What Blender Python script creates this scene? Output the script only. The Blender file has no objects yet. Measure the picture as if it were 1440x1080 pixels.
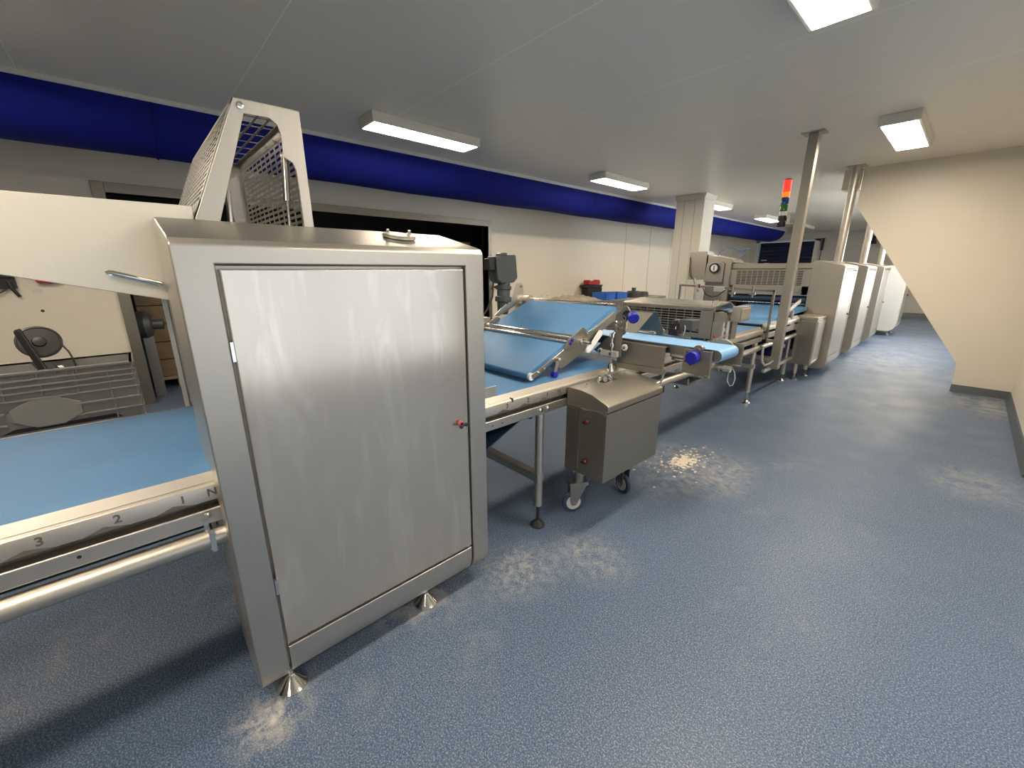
import bpy, bmesh, math, random
from math import sin, cos, pi, radians
from mathutils import Vector, Matrix

random.seed(7)
S = bpy.context.scene
COL = S.collection

# ------------------------------------------------------------------ camera
cam = bpy.data.cameras.new('camera')
cam.sensor_width = 36.0
cam.lens = 575.0 / 1440.0 * 36.0
cam.clip_start, cam.clip_end = 0.02, 100
camo = bpy.data.objects.new('camera', cam)
COL.objects.link(camo)
camo.location = (0, 0, 1.5)
camo.rotation_euler = (radians(90 - 15.55), 0, radians(47.573))
S.camera = camo

# ------------------------------------------------------------------ world, exposure
S.view_settings.view_transform = 'Standard'
S.view_settings.look = 'None'
S.view_settings.exposure = 0.1
S.view_settings.gamma = 1.0
S.view_settings.use_curve_mapping = False
W = bpy.data.worlds.new('world')
S.world = W
W.use_nodes = True
bgn = W.node_tree.nodes['Background']
bgn.inputs[0].default_value = (0.75, 0.87, 1.0, 1)
bgn.inputs[1].default_value = 1.0

LAMP_COLOUR = (1.0, 0.85, 0.66)
LAMP_STRENGTH = 55.0
DAY_COLOUR = (0.93, 0.97, 1.0)


def daylight(loc, rot, sx, sy, power, col=DAY_COLOUR):
    L = bpy.data.lights.new('daylight', 'AREA')
    L.shape = 'RECTANGLE'
    L.size, L.size_y = sx, sy
    L.energy = power
    L.color = col
    o = bpy.data.objects.new('daylight', L)
    COL.objects.link(o)
    o.location = loc
    o.rotation_euler = rot


daylight((0.80, 10.9, 1.65), (0, radians(90), 0), 1.5, 3.6, 170)      # outside the far window
daylight((3.45, 1.9, 1.15), (0, radians(90), 0), 2.3, 4.6, 19, (1.0, 0.955, 0.88))        # added fill light outside the assumed near glazing


# ------------------------------------------------------------------ materials
def nmat(name):
    m = bpy.data.materials.new(name)
    m.use_nodes = True
    nt = m.node_tree
    b = nt.nodes['Principled BSDF']
    return m, nt, b


def mat(name, col, rough=0.5, metal=0.0, spec=0.5, noise=0.0, nscale=20.0, bump=0.0, bscale=200.0, coat=0.0):
    m, nt, b = nmat(name)
    b.inputs['Base Color'].default_value = (*col, 1)
    b.inputs['Roughness'].default_value = rough
    b.inputs['Metallic'].default_value = metal
    b.inputs['Specular IOR Level'].default_value = spec
    if coat:
        b.inputs['Coat Weight'].default_value = coat
    tc = nt.nodes.new('ShaderNodeTexCoord')
    if noise:
        n = nt.nodes.new('ShaderNodeTexNoise')
        n.inputs['Scale'].default_value = nscale
        n.inputs['Detail'].default_value = 5
        nt.links.new(tc.outputs['Object'], n.inputs['Vector'])
        mx = nt.nodes.new('ShaderNodeMix')
        mx.data_type = 'RGBA'
        mx.inputs['A'].default_value = (*[c * (1 - noise) for c in col], 1)
        mx.inputs['B'].default_value = (*[min(1, c * (1 + noise)) for c in col], 1)
        nt.links.new(n.outputs['Fac'], mx.inputs['Factor'])
        nt.links.new(mx.outputs['Result'], b.inputs['Base Color'])
    if bump:
        n2 = nt.nodes.new('ShaderNodeTexNoise')
        n2.inputs['Scale'].default_value = bscale
        nt.links.new(tc.outputs['Object'], n2.inputs['Vector'])
        bp = nt.nodes.new('ShaderNodeBump')
        bp.inputs['Strength'].default_value = bump
        bp.inputs['Distance'].default_value = 0.01
        nt.links.new(n2.outputs['Fac'], bp.inputs['Height'])
        nt.links.new(bp.outputs['Normal'], b.inputs['Normal'])
    return m


def steel(name, col, rough, smear=0.0, metal=1.0):
    """satin stainless: cloudy sheen, faint diagonal wipe marks where it has been handled"""
    m, nt, b = nmat(name)
    b.inputs['Metallic'].default_value = metal
    b.inputs['Base Color'].default_value = (*col, 1)
    tc = nt.nodes.new('ShaderNodeTexCoord')
    n2 = nt.nodes.new('ShaderNodeTexNoise')
    n2.inputs['Scale'].default_value = 2.2
    n2.inputs['Detail'].default_value = 4
    n2.inputs['Distortion'].default_value = 0.6
    nt.links.new(tc.outputs['Object'], n2.inputs['Vector'])
    mr = nt.nodes.new('ShaderNodeMapRange')
    mr.inputs['From Min'].default_value = 0.3
    mr.inputs['From Max'].default_value = 0.7
    mr.inputs['To Min'].default_value = rough - 0.02
    mr.inputs['To Max'].default_value = rough + 0.02
    nt.links.new(n2.outputs['Fac'], mr.inputs['Value'])
    nt.links.new(mr.outputs[0], b.inputs['Roughness'])
    if smear:
        mp2 = nt.nodes.new('ShaderNodeMapping')
        mp2.inputs['Scale'].default_value = (9, 9, 1.5)
        mp2.inputs['Rotation'].default_value = (0.3, 0, 0)
        nt.links.new(tc.outputs['Object'], mp2.inputs['Vector'])
        n3 = nt.nodes.new('ShaderNodeTexNoise')
        n3.inputs['Scale'].default_value = 1.5
        n3.inputs['Detail'].default_value = 6
        n3.inputs['Roughness'].default_value = 0.6
        n3.inputs['Distortion'].default_value = 1.0
        nt.links.new(mp2.outputs['Vector'], n3.inputs['Vector'])
        rr = nt.nodes.new('ShaderNodeMapRange')
        rr.inputs['From Min'].default_value = 0.52
        rr.inputs['From Max'].default_value = 0.85
        rr.inputs['To Max'].default_value = smear
        nt.links.new(n3.outputs['Fac'], rr.inputs['Value'])
        m2 = nt.nodes.new('ShaderNodeMix')
        m2.data_type = 'RGBA'
        m2.inputs['A'].default_value = (*col, 1)
        m2.inputs['B'].default_value = (0.85, 0.83, 0.79, 1)
        nt.links.new(rr.outputs[0], m2.inputs['Factor'])
        nt.links.new(m2.outputs['Result'], b.inputs['Base Color'])
    return m


SIDEP = steel('dull_pale_steel', (0.74, 0.71, 0.63), 0.5, smear=0.3, metal=0.9)
STEEL = steel('stainless_steel', (0.55, 0.52, 0.47), 0.40)
TROLLEY = steel('trolley_steel', (0.30, 0.285, 0.255), 0.5)
SATIN = steel('satin_steel', (0.33, 0.31, 0.272), 0.50)
HOODP = steel('hood_steel', (0.42, 0.395, 0.345), 0.45)
DOOR = steel('stainless_door', (0.58, 0.535, 0.475), 0.18, smear=0.5, metal=0.8)
PLATE = steel('pale_dusted_steel', (0.50, 0.48, 0.44), 0.45, smear=0.3)
DARKSTEEL = steel('grey_steel', (0.34, 0.325, 0.30), 0.38)
CHROME = mat('polished_steel', (0.72, 0.70, 0.66), 0.13, 1.0)
BELT = mat('blue_belt', (0.075, 0.215, 0.43), 0.58, noise=0.12, nscale=5, bump=0.05, bscale=500)
BELTL = mat('light_blue_belt', (0.17, 0.36, 0.62), 0.5, noise=0.06, nscale=8)
BLUEPL = mat('blue_plastic', (0.012, 0.015, 0.36), 0.35)
BLUECAP = mat('bright_blue_plastic', (0.04, 0.16, 0.62), 0.4)
WHITEPL = mat('white_plastic', (0.8, 0.8, 0.78), 0.4)
BLACKPL = mat('black_plastic', (0.012, 0.012, 0.014), 0.45)
REDPL = mat('red_plastic', (0.42, 0.02, 0.02), 0.4)
PINKPL = mat('pink_plastic', (0.50, 0.10, 0.12), 0.4)
DULLRED = mat('dull_red_plastic', (0.16, 0.025, 0.03), 0.4)
SHADEBELT = mat('shaded_belt_blue', (0.02, 0.045, 0.10), 0.6)  # belt blue darkened to paint in the shade under the conveyor
RECESS_SHADE = mat('rail_recess_shade', (0.11, 0.10, 0.085), 0.6)  # dark tone paints in the shade beneath the upper rail lip
CAVITY_SHADE = mat('interior_shade', (0.03, 0.028, 0.026), 0.6)  # near-black paints in the shade behind the slotted hoods
GREYPL = mat('grey_plastic', (0.22, 0.22, 0.215), 0.5, noise=0.1, nscale=9)
MOTORM = mat('motor_grey_paint', (0.055, 0.066, 0.072), 0.42)
RUBBER = mat('dark_rubber', (0.02, 0.021, 0.024), 0.6)
WALLM = mat('cream_wall_panel', (0.74, 0.69, 0.595), 0.42, noise=0.03, nscale=2)
WALLG = mat('grey_wall_panel', (0.50, 0.49, 0.45), 0.4)
COLM = mat('white_column_panel', (0.74, 0.715, 0.64), 0.35, noise=0.03, nscale=3)
SEAM = mat('panel_seam', (0.36, 0.33, 0.28), 0.6)
COVE = mat('grey_coving', (0.07, 0.085, 0.105), 0.45)
FRAMEM = mat('frame_metal', (0.27, 0.25, 0.215), 0.4, 0.9)
DUCT = mat('navy_fabric', (0.0015, 0.007, 0.17), 0.8, spec=0.25, noise=0.22, nscale=2.5, bump=0.12, bscale=7)
NAVY = mat('navy_curtain', (0.004, 0.01, 0.06), 0.55)
RAILM = mat('white_rail', (0.62, 0.62, 0.58), 0.4)
LAMPB = mat('lamp_housing', (0.72, 0.68, 0.6), 0.4)
CARD = mat('brown_carton', (0.20, 0.135, 0.075), 0.6, noise=0.35, nscale=9)
TAN = mat('tan_board', (0.30, 0.23, 0.15), 0.6, noise=0.1, nscale=3)
STORE_SHADE = mat('store_wall_shade', (0.02, 0.019, 0.017), 0.7)  # near-black puts the unlit store's darkness into its walls and ceiling
BAGM = mat('plastic_bag', (0.40, 0.35, 0.27), 0.35, noise=0.3, nscale=18, bump=0.6, bscale=22)
INK = mat('etched_mark', (0.10, 0.095, 0.085), 0.6)
WOODEN = mat('table_underside', (0.25, 0.19, 0.125), 0.6)
LIGHTGREY = mat('light_grey_panel', (0.52, 0.51, 0.47), 0.4)
TUBEG = mat('grey_tubing', (0.42, 0.41, 0.38), 0.4)
HOSEB = mat('blue_hose', (0.10, 0.2, 0.42), 0.35)
FLOUR = mat('flour', (0.72, 0.64, 0.52), 0.9, noise=0.15, nscale=60)


def emis(name, col, strength, base=None):
    m, nt, b = nmat(name)
    b.inputs['Base Color'].default_value = (*(base or col), 1)
    b.inputs['Emission Color'].default_value = (*col, 1)
    b.inputs['Emission Strength'].default_value = strength
    return m


LAMP = emis('lamp_diffuser', LAMP_COLOUR, LAMP_STRENGTH, (0.8, 0.78, 0.7))
OFFLAMP = mat('unlit_diffuser', (0.6, 0.6, 0.56), 0.4)
SIG_RED = emis('signal_red', (1.0, 0.025, 0.015), 2.0, (0.6, 0.02, 0.02))
SIG_ORANGE = emis('signal_orange', (1.0, 0.26, 0.02), 0.7, (0.7, 0.2, 0.02))
SIG_BLUE = mat('signal_blue', (0.01, 0.06, 0.22), 0.15)
SIG_GREEN = mat('signal_green', (0.015, 0.16, 0.02), 0.15)
SIG_CLEAR = mat('signal_clear', (0.75, 0.74, 0.7), 0.15)


def glassmat():
    m, nt, b = nmat('window_glass')
    b.inputs['Base Color'].default_value = (0.97, 0.98, 0.98, 1)
    b.inputs['Roughness'].default_value = 0.0
    b.inputs['Transmission Weight'].default_value = 1.0
    b.inputs['IOR'].default_value = 1.02
    return m


GLASS = glassmat()


def ceilmat():
    """painted metal ceiling panels: 1.177 m wide, the joints run across the room"""
    m, nt, b = nmat('ceiling_panel')
    b.inputs['Roughness'].default_value = 0.33
    b.inputs['Specular IOR Level'].default_value = 0.5
    tc = nt.nodes.new('ShaderNodeTexCoord')
    sp = nt.nodes.new('ShaderNodeSeparateXYZ')
    nt.links.new(tc.outputs['Object'], sp.inputs[0])

    def M(op, a, bb=None):
        n = nt.nodes.new('ShaderNodeMath')
        n.operation = op
        for i, v in enumerate((a, bb)):
            if v is None:
                continue
            if isinstance(v, (int, float)):
                n.inputs[i].default_value = v
            else:
                nt.links.new(v, n.inputs[i])
        return n.outputs[0]
    y = M('ADD', sp.outputs['Y'], 11.77 - 0.879 + 0.5885)
    fr = M('PINGPONG', y, 0.5885)          # 0.5885 at a joint
    line = M('GREATER_THAN', fr, 0.5885 - 0.0032)
    mx = nt.nodes.new('ShaderNodeMix')
    mx.data_type = 'RGBA'
    mx.inputs['A'].default_value = (0.84, 0.785, 0.68, 1)
    mx.inputs['B'].default_value = (1.0, 0.98, 0.92, 1)
    nt.links.new(line, mx.inputs['Factor'])
    nt.links.new(mx.outputs['Result'], b.inputs['Base Color'])
    return m


CEIL = ceilmat()


def floormat():
    """blue-grey resin floor with pale flecks, scuffs and flour dust"""
    m, nt, b = nmat('resin_floor')
    tc = nt.nodes.new('ShaderNodeTexCoord')
    P = tc.outputs['Object']

    def noise(scale, detail=3, rough=0.5, dist=0.0, vec=P):
        n = nt.nodes.new('ShaderNodeTexNoise')
        n.inputs['Scale'].default_value = scale
        n.inputs['Detail'].default_value = detail
        n.inputs['Roughness'].default_value = rough
        n.inputs['Distortion'].default_value = dist
        nt.links.new(vec, n.inputs['Vector'])
        return n.outputs['Fac']

    def rng(v, a, bb, c, d):
        r = nt.nodes.new('ShaderNodeMapRange')
        r.inputs['From Min'].default_value = a
        r.inputs['From Max'].default_value = bb
        r.inputs['To Min'].default_value = c
        r.inputs['To Max'].default_value = d
        nt.links.new(v, r.inputs['Value'])
        return r.outputs[0]

    def mix(f, a, bb):
        x = nt.nodes.new('ShaderNodeMix')
        x.data_type = 'RGBA'
        nt.links.new(f, x.inputs['Factor'])
        for k, v in (('A', a), ('B', bb)):
            if isinstance(v, tuple):
                x.inputs[k].default_value = (*v, 1)
            else:
                nt.links.new(v, x.inputs[k])
        return x.outputs['Result']

    def mul(a, bb):
        x = nt.nodes.new('ShaderNodeMath')
        x.operation = 'MULTIPLY'
        nt.links.new(a, x.inputs[0])
        nt.links.new(bb, x.inputs[1])
        return x.outputs[0]
    base = mix(noise(1.3, 4), (0.060, 0.104, 0.190), (0.078, 0.126, 0.220))
    fl = rng(noise(190, 2, 0.6), 0.50, 0.62, 0.0, 0.85)
    c1 = mix(fl, base, (0.28, 0.335, 0.405))
    dk = rng(noise(150, 2, 0.6), 0.38, 0.48, 0.75, 0.0)
    c2 = mix(dk, c1, (0.026, 0.056, 0.122))
    dust = mul(rng(noise(1.1, 6, 0.65, 0.6), 0.56, 0.72, 0, 0.5), rng(noise(9, 6, 0.7), 0.42, 0.7, 0, 1))
    c3 = mix(dust, c2, (0.46, 0.45, 0.43))

    def blob(cx, cy, rx, ry, amt, nsc):
        mp = nt.nodes.new('ShaderNodeMapping')
        mp.inputs['Location'].default_value = (-cx / rx, -cy / ry, 0)
        mp.inputs['Scale'].default_value = (1 / rx, 1 / ry, 0)
        nt.links.new(P, mp.inputs['Vector'])
        ln = nt.nodes.new('ShaderNodeVectorMath')
        ln.operation = 'LENGTH'
        nt.links.new(mp.outputs[0], ln.inputs[0])
        return mul(rng(ln.outputs['Value'], 0.25, 1.0, amt, 0.0), rng(noise(nsc, 6, 0.7, 0.5), 0.4, 0.68, 0.0, 1.0))
    for bl in ((-1.35, 0.10, 0.16, 0.16, 0.95, 16), (-1.47, 0.75, 0.22, 0.3, 0.45, 14), (-1.30, 1.25, 0.25, 0.3, 0.5, 22),
               (-1.12, 1.6, 0.3, 0.25, 0.4, 20), (-1.25, 3.0, 0.5, 0.7, 0.45, 13), (-0.98, 3.1, 0.25, 0.5, 0.4, 26),
               (0.42, 7.0, 0.4, 0.7, 0.6, 9), (-1.0, 9.6, 1.0, 2.4, 0.3, 9), (0.3, 4.3, 0.35, 0.5, 0.35, 12)):
        c3 = mix(blob(*bl), c3, (0.60, 0.57, 0.51))
    nt.links.new(c3, b.inputs['Base Color'])
    nt.links.new(rng(noise(3.0, 5), 0.3, 0.7, 0.38, 0.52), b.inputs['Roughness'])
    b.inputs['Specular IOR Level'].default_value = 0.38
    bp = nt.nodes.new('ShaderNodeBump')
    bp.inputs['Strength'].default_value = 0.12
    bp.inputs['Distance'].default_value = 0.004
    nt.links.new(noise(160, 2), bp.inputs['Height'])
    nt.links.new(bp.outputs['Normal'], b.inputs['Normal'])
    return m


FLOORM = floormat()


# ------------------------------------------------------------------ mesh helpers
class MB:
    def __init__(self):
        self.bm = bmesh.new()

    def poly(self, pts):
        vs = [self.bm.verts.new(p) for p in pts]
        self.bm.faces.new(vs)
        return self

    def box(self, x0, x1, y0, y1, z0, z1):
        return self.obox((x0, y0, z0), (x1 - x0, 0, 0), (0, y1 - y0, 0), (0, 0, z1 - z0))

    def obox(self, O, A, B, C):
        O, A, B, C = map(Vector, (O, A, B, C))
        v = [self.bm.verts.new(O + A * i + B * j + C * k) for k in (0, 1) for j in (0, 1) for i in (0, 1)]
        for f in ((0, 2, 3, 1), (4, 5, 7, 6), (0, 1, 5, 4), (2, 6, 7, 3), (0, 4, 6, 2), (1, 3, 7, 5)):
            self.bm.faces.new([v[i] for i in f])
        return self

    def prism(self, pts, axis, a0, a1):
        """polygon (2-D) extruded along an axis: x -> (y,z), y -> (x,z), z -> (x,y)"""
        def P(p, a):
            return {'x': (a, p[0], p[1]), 'y': (p[0], a, p[1]), 'z': (p[0], p[1], a)}[axis]
        n = len(pts)
        va = [self.bm.verts.new(P(p, a0)) for p in pts]
        vb = [self.bm.verts.new(P(p, a1)) for p in pts]
        self.bm.faces.new(va)
        self.bm.faces.new(list(reversed(vb)))
        for i in range(n):
            self.bm.faces.new((va[i], vb[i], vb[(i + 1) % n], va[(i + 1) % n]))
        return self

    def cyl(self, p0, p1, r0, r1=None, n=20):
        r1 = r0 if r1 is None else r1
        p0, p1 = Vector(p0), Vector(p1)
        d = (p1 - p0).normalized()
        a = Vector((0, 0, 1)) if abs(d.z) < 0.9 else Vector((1, 0, 0))
        u = d.cross(a).normalized()
        w = d.cross(u)
        ra = [self.bm.verts.new(p0 + (u * cos(t) + w * sin(t)) * r0) for t in [2 * pi * i / n for i in range(n)]]
        rb = [self.bm.verts.new(p1 + (u * cos(t) + w * sin(t)) * r1) for t in [2 * pi * i / n for i in range(n)]]
        self.bm.faces.new(list(reversed(ra)))
        self.bm.faces.new(rb)
        for i in range(n):
            self.bm.faces.new((ra[i], ra[(i + 1) % n], rb[(i + 1) % n], rb[i]))
        return self

    def lathe(self, base, d, prof, n=24):
        """prof: (radius, distance along d) pairs, closed at both ends"""
        base, d = Vector(base), Vector(d).normalized()
        a = Vector((0, 0, 1)) if abs(d.z) < 0.9 else Vector((1, 0, 0))
        u = d.cross(a).normalized()
        w = d.cross(u)
        rings = []
        for r, h in prof:
            rings.append([self.bm.verts.new(base + d * h + (u * cos(t) + w * sin(t)) * max(r, 1e-4)) for t in [2 * pi * i / n for i in range(n)]])
        self.bm.faces.new(list(reversed(rings[0])))
        self.bm.faces.new(rings[-1])
        for A, B in zip(rings, rings[1:]):
            for i in range(n):
                self.bm.faces.new((A[i], A[(i + 1) % n], B[(i + 1) % n], B[i]))
        return self

    def tube(self, path, r, n=10):
        path = [Vector(p) for p in path]
        rings = []
        up = Vector((0, 0, 1))
        prev = None
        for i, p in enumerate(path):
            d = (path[min(i + 1, len(path) - 1)] - path[max(i - 1, 0)]).normalized()
            if prev is None:
                a = up if abs(d.z) < 0.9 else Vector((1, 0, 0))
                u = d.cross(a).normalized()
            else:
                u = (prev - d * prev.dot(d)).normalized()
            prev = u
            w = d.cross(u)
            rings.append([self.bm.verts.new(p + (u * cos(t) + w * sin(t)) * r) for t in [2 * pi * k / n for k in range(n)]])
        self.bm.faces.new(list(reversed(rings[0])))
        self.bm.faces.new(rings[-1])
        for A, B in zip(rings, rings[1:]):
            for i in range(n):
                self.bm.faces.new((A[i], A[(i + 1) % n], B[(i + 1) % n], B[i]))
        return self

    def grid(self, O, U, V, nu, nv, wu, wv, t):
        """sheet with nu x nv rectangular holes; bars wu wide along U, wv along V; t: thickness vector"""
        O, U, V, T = map(Vector, (O, U, V, t))
        lu, lv = U.length, V.length
        eu, ev = U / lu, V / lv
        for i in range(nu + 1):
            a = (lu - wu) * i / nu
            self.obox(O + eu * a, eu * wu, V, T)
        for j in range(nv + 1):
            a = (lv - wv) * j / nv
            self.obox(O + ev * a + T * 0.1, U, ev * wv, T * 0.8)
        return self

    def build(self, name, m, parent=None, org=None, bevel=0.0, smooth=30, segs=2):
        bmesh.ops.recalc_face_normals(self.bm, faces=self.bm.faces)
        o_ = ORG.get(parent.name, Vector((0, 0, 0))) if parent else Vector(org or (0, 0, 0))
        me = bpy.data.meshes.new(name)
        for v in self.bm.verts:
            v.co -= o_
        self.bm.to_mesh(me)
        self.bm.free()
        me.materials.append(m)
        if smooth:
            me.polygons.foreach_set('use_smooth', [True] * len(me.polygons))
            me.set_sharp_from_angle(angle=radians(smooth))
        o = bpy.data.objects.new(name, me)
        COL.objects.link(o)
        ORG[o.name] = o_
        if parent:
            o.parent = parent
        else:
            o.location = o_
        if bevel:
            md = o.modifiers.new('bevel', 'BEVEL')
            md.width = bevel
            md.segments = segs
            md.limit_method = 'ANGLE'
            md.angle_limit = radians(35)
            md.harden_normals = True
        return o


ORG = {}


def thing(name, loc, label, cat, group=None):
    o = bpy.data.objects.new(name, None)
    COL.objects.link(o)
    o.location = loc
    o.empty_display_size = 0.1
    ORG[o.name] = Vector(loc)
    return tag(o, label, cat, group)


def tag(o, label, cat, group=None):
    o['label'] = label
    o['category'] = cat
    if group:
        o['group'] = group
    return o


def struct(o, label=None):
    o['kind'] = 'structure'
    if label:
        o['label'] = label
    return o


def dup(root, delta, label, group=None):
    r = root.copy()
    COL.objects.link(r)
    r.location = Vector(root.location) + Vector(delta)
    r['label'] = label
    if group:
        r['group'] = group
    for ch in list(root.children):
        c = ch.copy()
        COL.objects.link(c)
        c.parent = r
        for g in list(ch.children):
            d = g.copy()
            COL.objects.link(d)
            d.parent = c
    return r


def arc(cx, cy, r, a0, a1, n=8):
    return [(cx + r * cos(radians(a0 + (a1 - a0) * i / n)), cy + r * sin(radians(a0 + (a1 - a0) * i / n))) for i in range(n + 1)]


def text(name, body, size, M, m, parent):
    cu = bpy.data.curves.new(name, 'FONT')
    cu.body = body
    cu.size = size
    cu.offset = .0009
    cu.extrude = 0.0004
    cu.align_x = 'CENTER'
    cu.align_y = 'CENTER'
    t = bpy.data.objects.new(name, cu)
    COL.objects.link(t)
    bpy.context.view_layer.update()
    me = bpy.data.meshes.new_from_object(t.evaluated_get(bpy.context.evaluated_depsgraph_get()))
    COL.objects.unlink(t)
    bpy.data.objects.remove(t)
    o_ = ORG.get(parent.name, Vector((0, 0, 0)))
    me.transform(Matrix.Translation(-o_) @ M)
    me.materials.append(m)
    o = bpy.data.objects.new(name, me)
    COL.objects.link(o)
    o.parent = parent
    return o


FACE_X = Matrix(((0, 0, 1, 0), (1, 0, 0, 0), (0, 1, 0, 0), (0, 0, 0, 1)))   # text lying on a +x face

# ================================================================== THE ROOM
ZC = 2.83
XL = -6.2
struct(MB().box(-11.6, 3.4, -6.2, 19.3, -0.1, 0).build('floor', FLOORM, smooth=0))
struct(MB().box(XL - 0.1, 3.4, -6.2, 19.3, ZC, ZC + 0.1).build('ceiling', CEIL, smooth=0))
b = MB()
b.box(XL - 0.14, XL, -6.1, 0.0, 0, ZC)
b.box(XL - 0.14, XL, 5.06, 19.1, 0, ZC)
b.box(XL - 0.14, XL, 0.0, 5.06, 2.27, ZC)
struct(b.build('wall_left', WALLM, smooth=0))
b = MB()
b.box(-6.3, -6.05, 19, 19.15, 0, ZC).box(-4.2, 0.6, 19, 19.15, 0, ZC).box(-6.05, -4.2, 19, 19.15, 2.56, ZC)
struct(b.build('wall_back', WALLG, smooth=0))
struct(MB().box(-6.2, 0.57, 18.95, 19.0, 2.62, ZC).build('trim_cornice', WALLG))
b = MB()
b.box(0.57, 0.7, 4.7, 9.1, 0, ZC).box(0.57, 0.7, 12.7, 19.1, 0, ZC).box(0.57, 0.7, 9.1, 12.7, 0, 0.9).box(0.57, 0.7, 9.1, 12.7, 2.4, ZC)
b.box(0.57, 3.3, 4.57, 4.7, 0, ZC)
struct(b.build('wall_right', WALLM, smooth=0))
b = MB()
b.box(3.2, 3.34, -6.1, -0.4, 0, ZC).box(3.2, 3.34, 4.2, 4.6, 0, ZC).box(3.2, 3.34, -0.4, 4.2, 0, .06).box(3.2, 3.34, -0.4, 4.2, 2.3, ZC)
struct(b.build('wall_side', WALLM, smooth=0))
struct(MB().box(XL, 3.3, -6.2, -6.06, 0, ZC).build('wall_rear', WALLM, smooth=0))


def window(name, x, y0, y1, z0, z1):
    f = MB()
    for a, c in ((y0, y0 + .05), (y1 - .05, y1), ((y0 + y1) / 2 - .025, (y0 + y1) / 2 + .025)):
        f.box(x + .03, x + .09, a, c, z0, z1)
    f.box(x + .03, x + .09, y0, y1, z0, z0 + .05).box(x + .03, x + .09, y0, y1, z1 - .05, z1)
    w = struct(f.build(name, RAILM, bevel=.004))
    MB().box(x + .055, x + .061, y0 + .05, y1 - .05, z0 + .05, z1 - .05).build('pane', GLASS, w, smooth=0)


window('window_1', 0.57, 9.1, 12.7, 0.9, 2.4)
window('window_added', 3.2, -0.4, 4.2, .06, 2.3)  # assumed glazing, unseen, added to brighten the reflection in the nearest door

# sloping boxed-in wall across the aisle
YB = 7.6
b = MB().prism([(0.57, 0), (0.079, 0), (0.066, 0.35), (-1.283, 2.348), (-1.283, ZC), (0.57, ZC)], 'y', YB, YB + 0.16)
struct(b.build('wall_brace', WALLM, smooth=0))
ed = Vector((-1.283 - 0.066, 0, 2.348 - 0.35)).normalized()
nrm = Vector((ed.z, 0, -ed.x))
b = MB()
p0, p1 = Vector((0.066, YB - 0.006, 0.35)), Vector((-1.283, YB - 0.006, 2.348))
q0, q1 = p0 + Vector((0.13, 0, 0.0)), p1 + Vector((0.19, 0, 0.12))
b.prism([(p0.x, p0.z), (p1.x, p1.z), (q1.x, q1.z), (0.215, 0.355)], 'y', YB - 0.004, YB)
b.prism([(0.079, 0.09), (0.066, 0.345), (0.205, 0.345), (0.19, 0.09)], 'y', YB - 0.004, YB)
struct(b.build('trim_casing', WALLM, smooth=0))
struct(MB().box(-1.50, -1.31, 7.62, 7.86, 2.575, ZC).build('trim_bulkhead', WALLM, bevel=.006))
b = MB()
b.prism([(YB, 0), (YB - .035, 0), (YB - .012, .09), (YB, .09)], 'x', 0.072, 0.57)
b.prism([(0.57, 0), (0.535, 0), (0.558, .09), (0.57, .09)], 'y', 4.7, YB)
struct(b.build('baseboard_brace', COVE))
struct(MB().prism([(19, 0), (18.93, 0), (18.98, .14), (19, .14)], 'x', -4.1, 0.57).build('baseboard_back', COVE))
struct(MB().prism([(XL, 0), (XL + .04, 0), (XL + .012, .09), (XL, .09)], 'y', 5.15, 19).prism([(XL, 0), (XL + .04, 0), (XL + .012, .09), (XL, .09)], 'y', -6, -0.12).build('baseboard_left', COVE))

# steel lining of the wide doorway
b = MB()
b.box(XL - .15, XL + .025, -0.10, 0.0, 0, 2.37).box(XL - .15, XL + .025, 5.06, 5.13, 0, 2.37).box(XL - .15, XL + .025, 0.0, 5.06, 2.27, 2.37)
struct(b.build('trim_doorway', FRAMEM, bevel=.004))
# wall panel seams
b = MB()
for y in (9.6, 10.8, 12.0, 13.2, 14.4, 15.6, 16.8, 18.0, 18.6):
    b.box(XL, XL + .003, y, y + .008, 0.09, ZC)
struct(b.build('trim_seams', SEAM, smooth=0))

# store behind the doorway
struct(MB().box(-11.6, -11.5, -3, 9, 0, 3.2).box(-11.6, XL - .14, -3.1, -3, 0, 3.2).box(-11.6, XL - .14, 9, 9.1, 0, 3.2).build('wall_store', STORE_SHADE, smooth=0))
struct(MB().box(-11.6, XL - .1, -3.1, 9.1, 3.2, 3.3).build('ceiling_store', STORE_SHADE, smooth=0))
struct(MB().box(-8.9, -8.8, 2.6, 6.6, 0, 2.18).build('wall_partition', TAN, smooth=0))

# added lamp, unseen, to lighten the goods and partition in the store
t = thing('added_store_lamp', (-7.4, 4.6, 3.2), 'added dim lamp, unseen, lightening the inside of the dark store', 'ceiling light')
MB().box(-7.5, -7.3, 4.3, 4.9, 3.12, 3.2).build('housing', LAMPB, t)
SL = bpy.data.lights.new('store_fill_light', 'AREA')
SL.shape, SL.size, SL.size_y, SL.energy, SL.color = 'RECTANGLE', .5, .15, 14, LAMP_COLOUR
so = bpy.data.objects.new('store_fill_light', SL)
COL.objects.link(so)
so.location = (-7.4, 4.6, 3.11)

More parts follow.
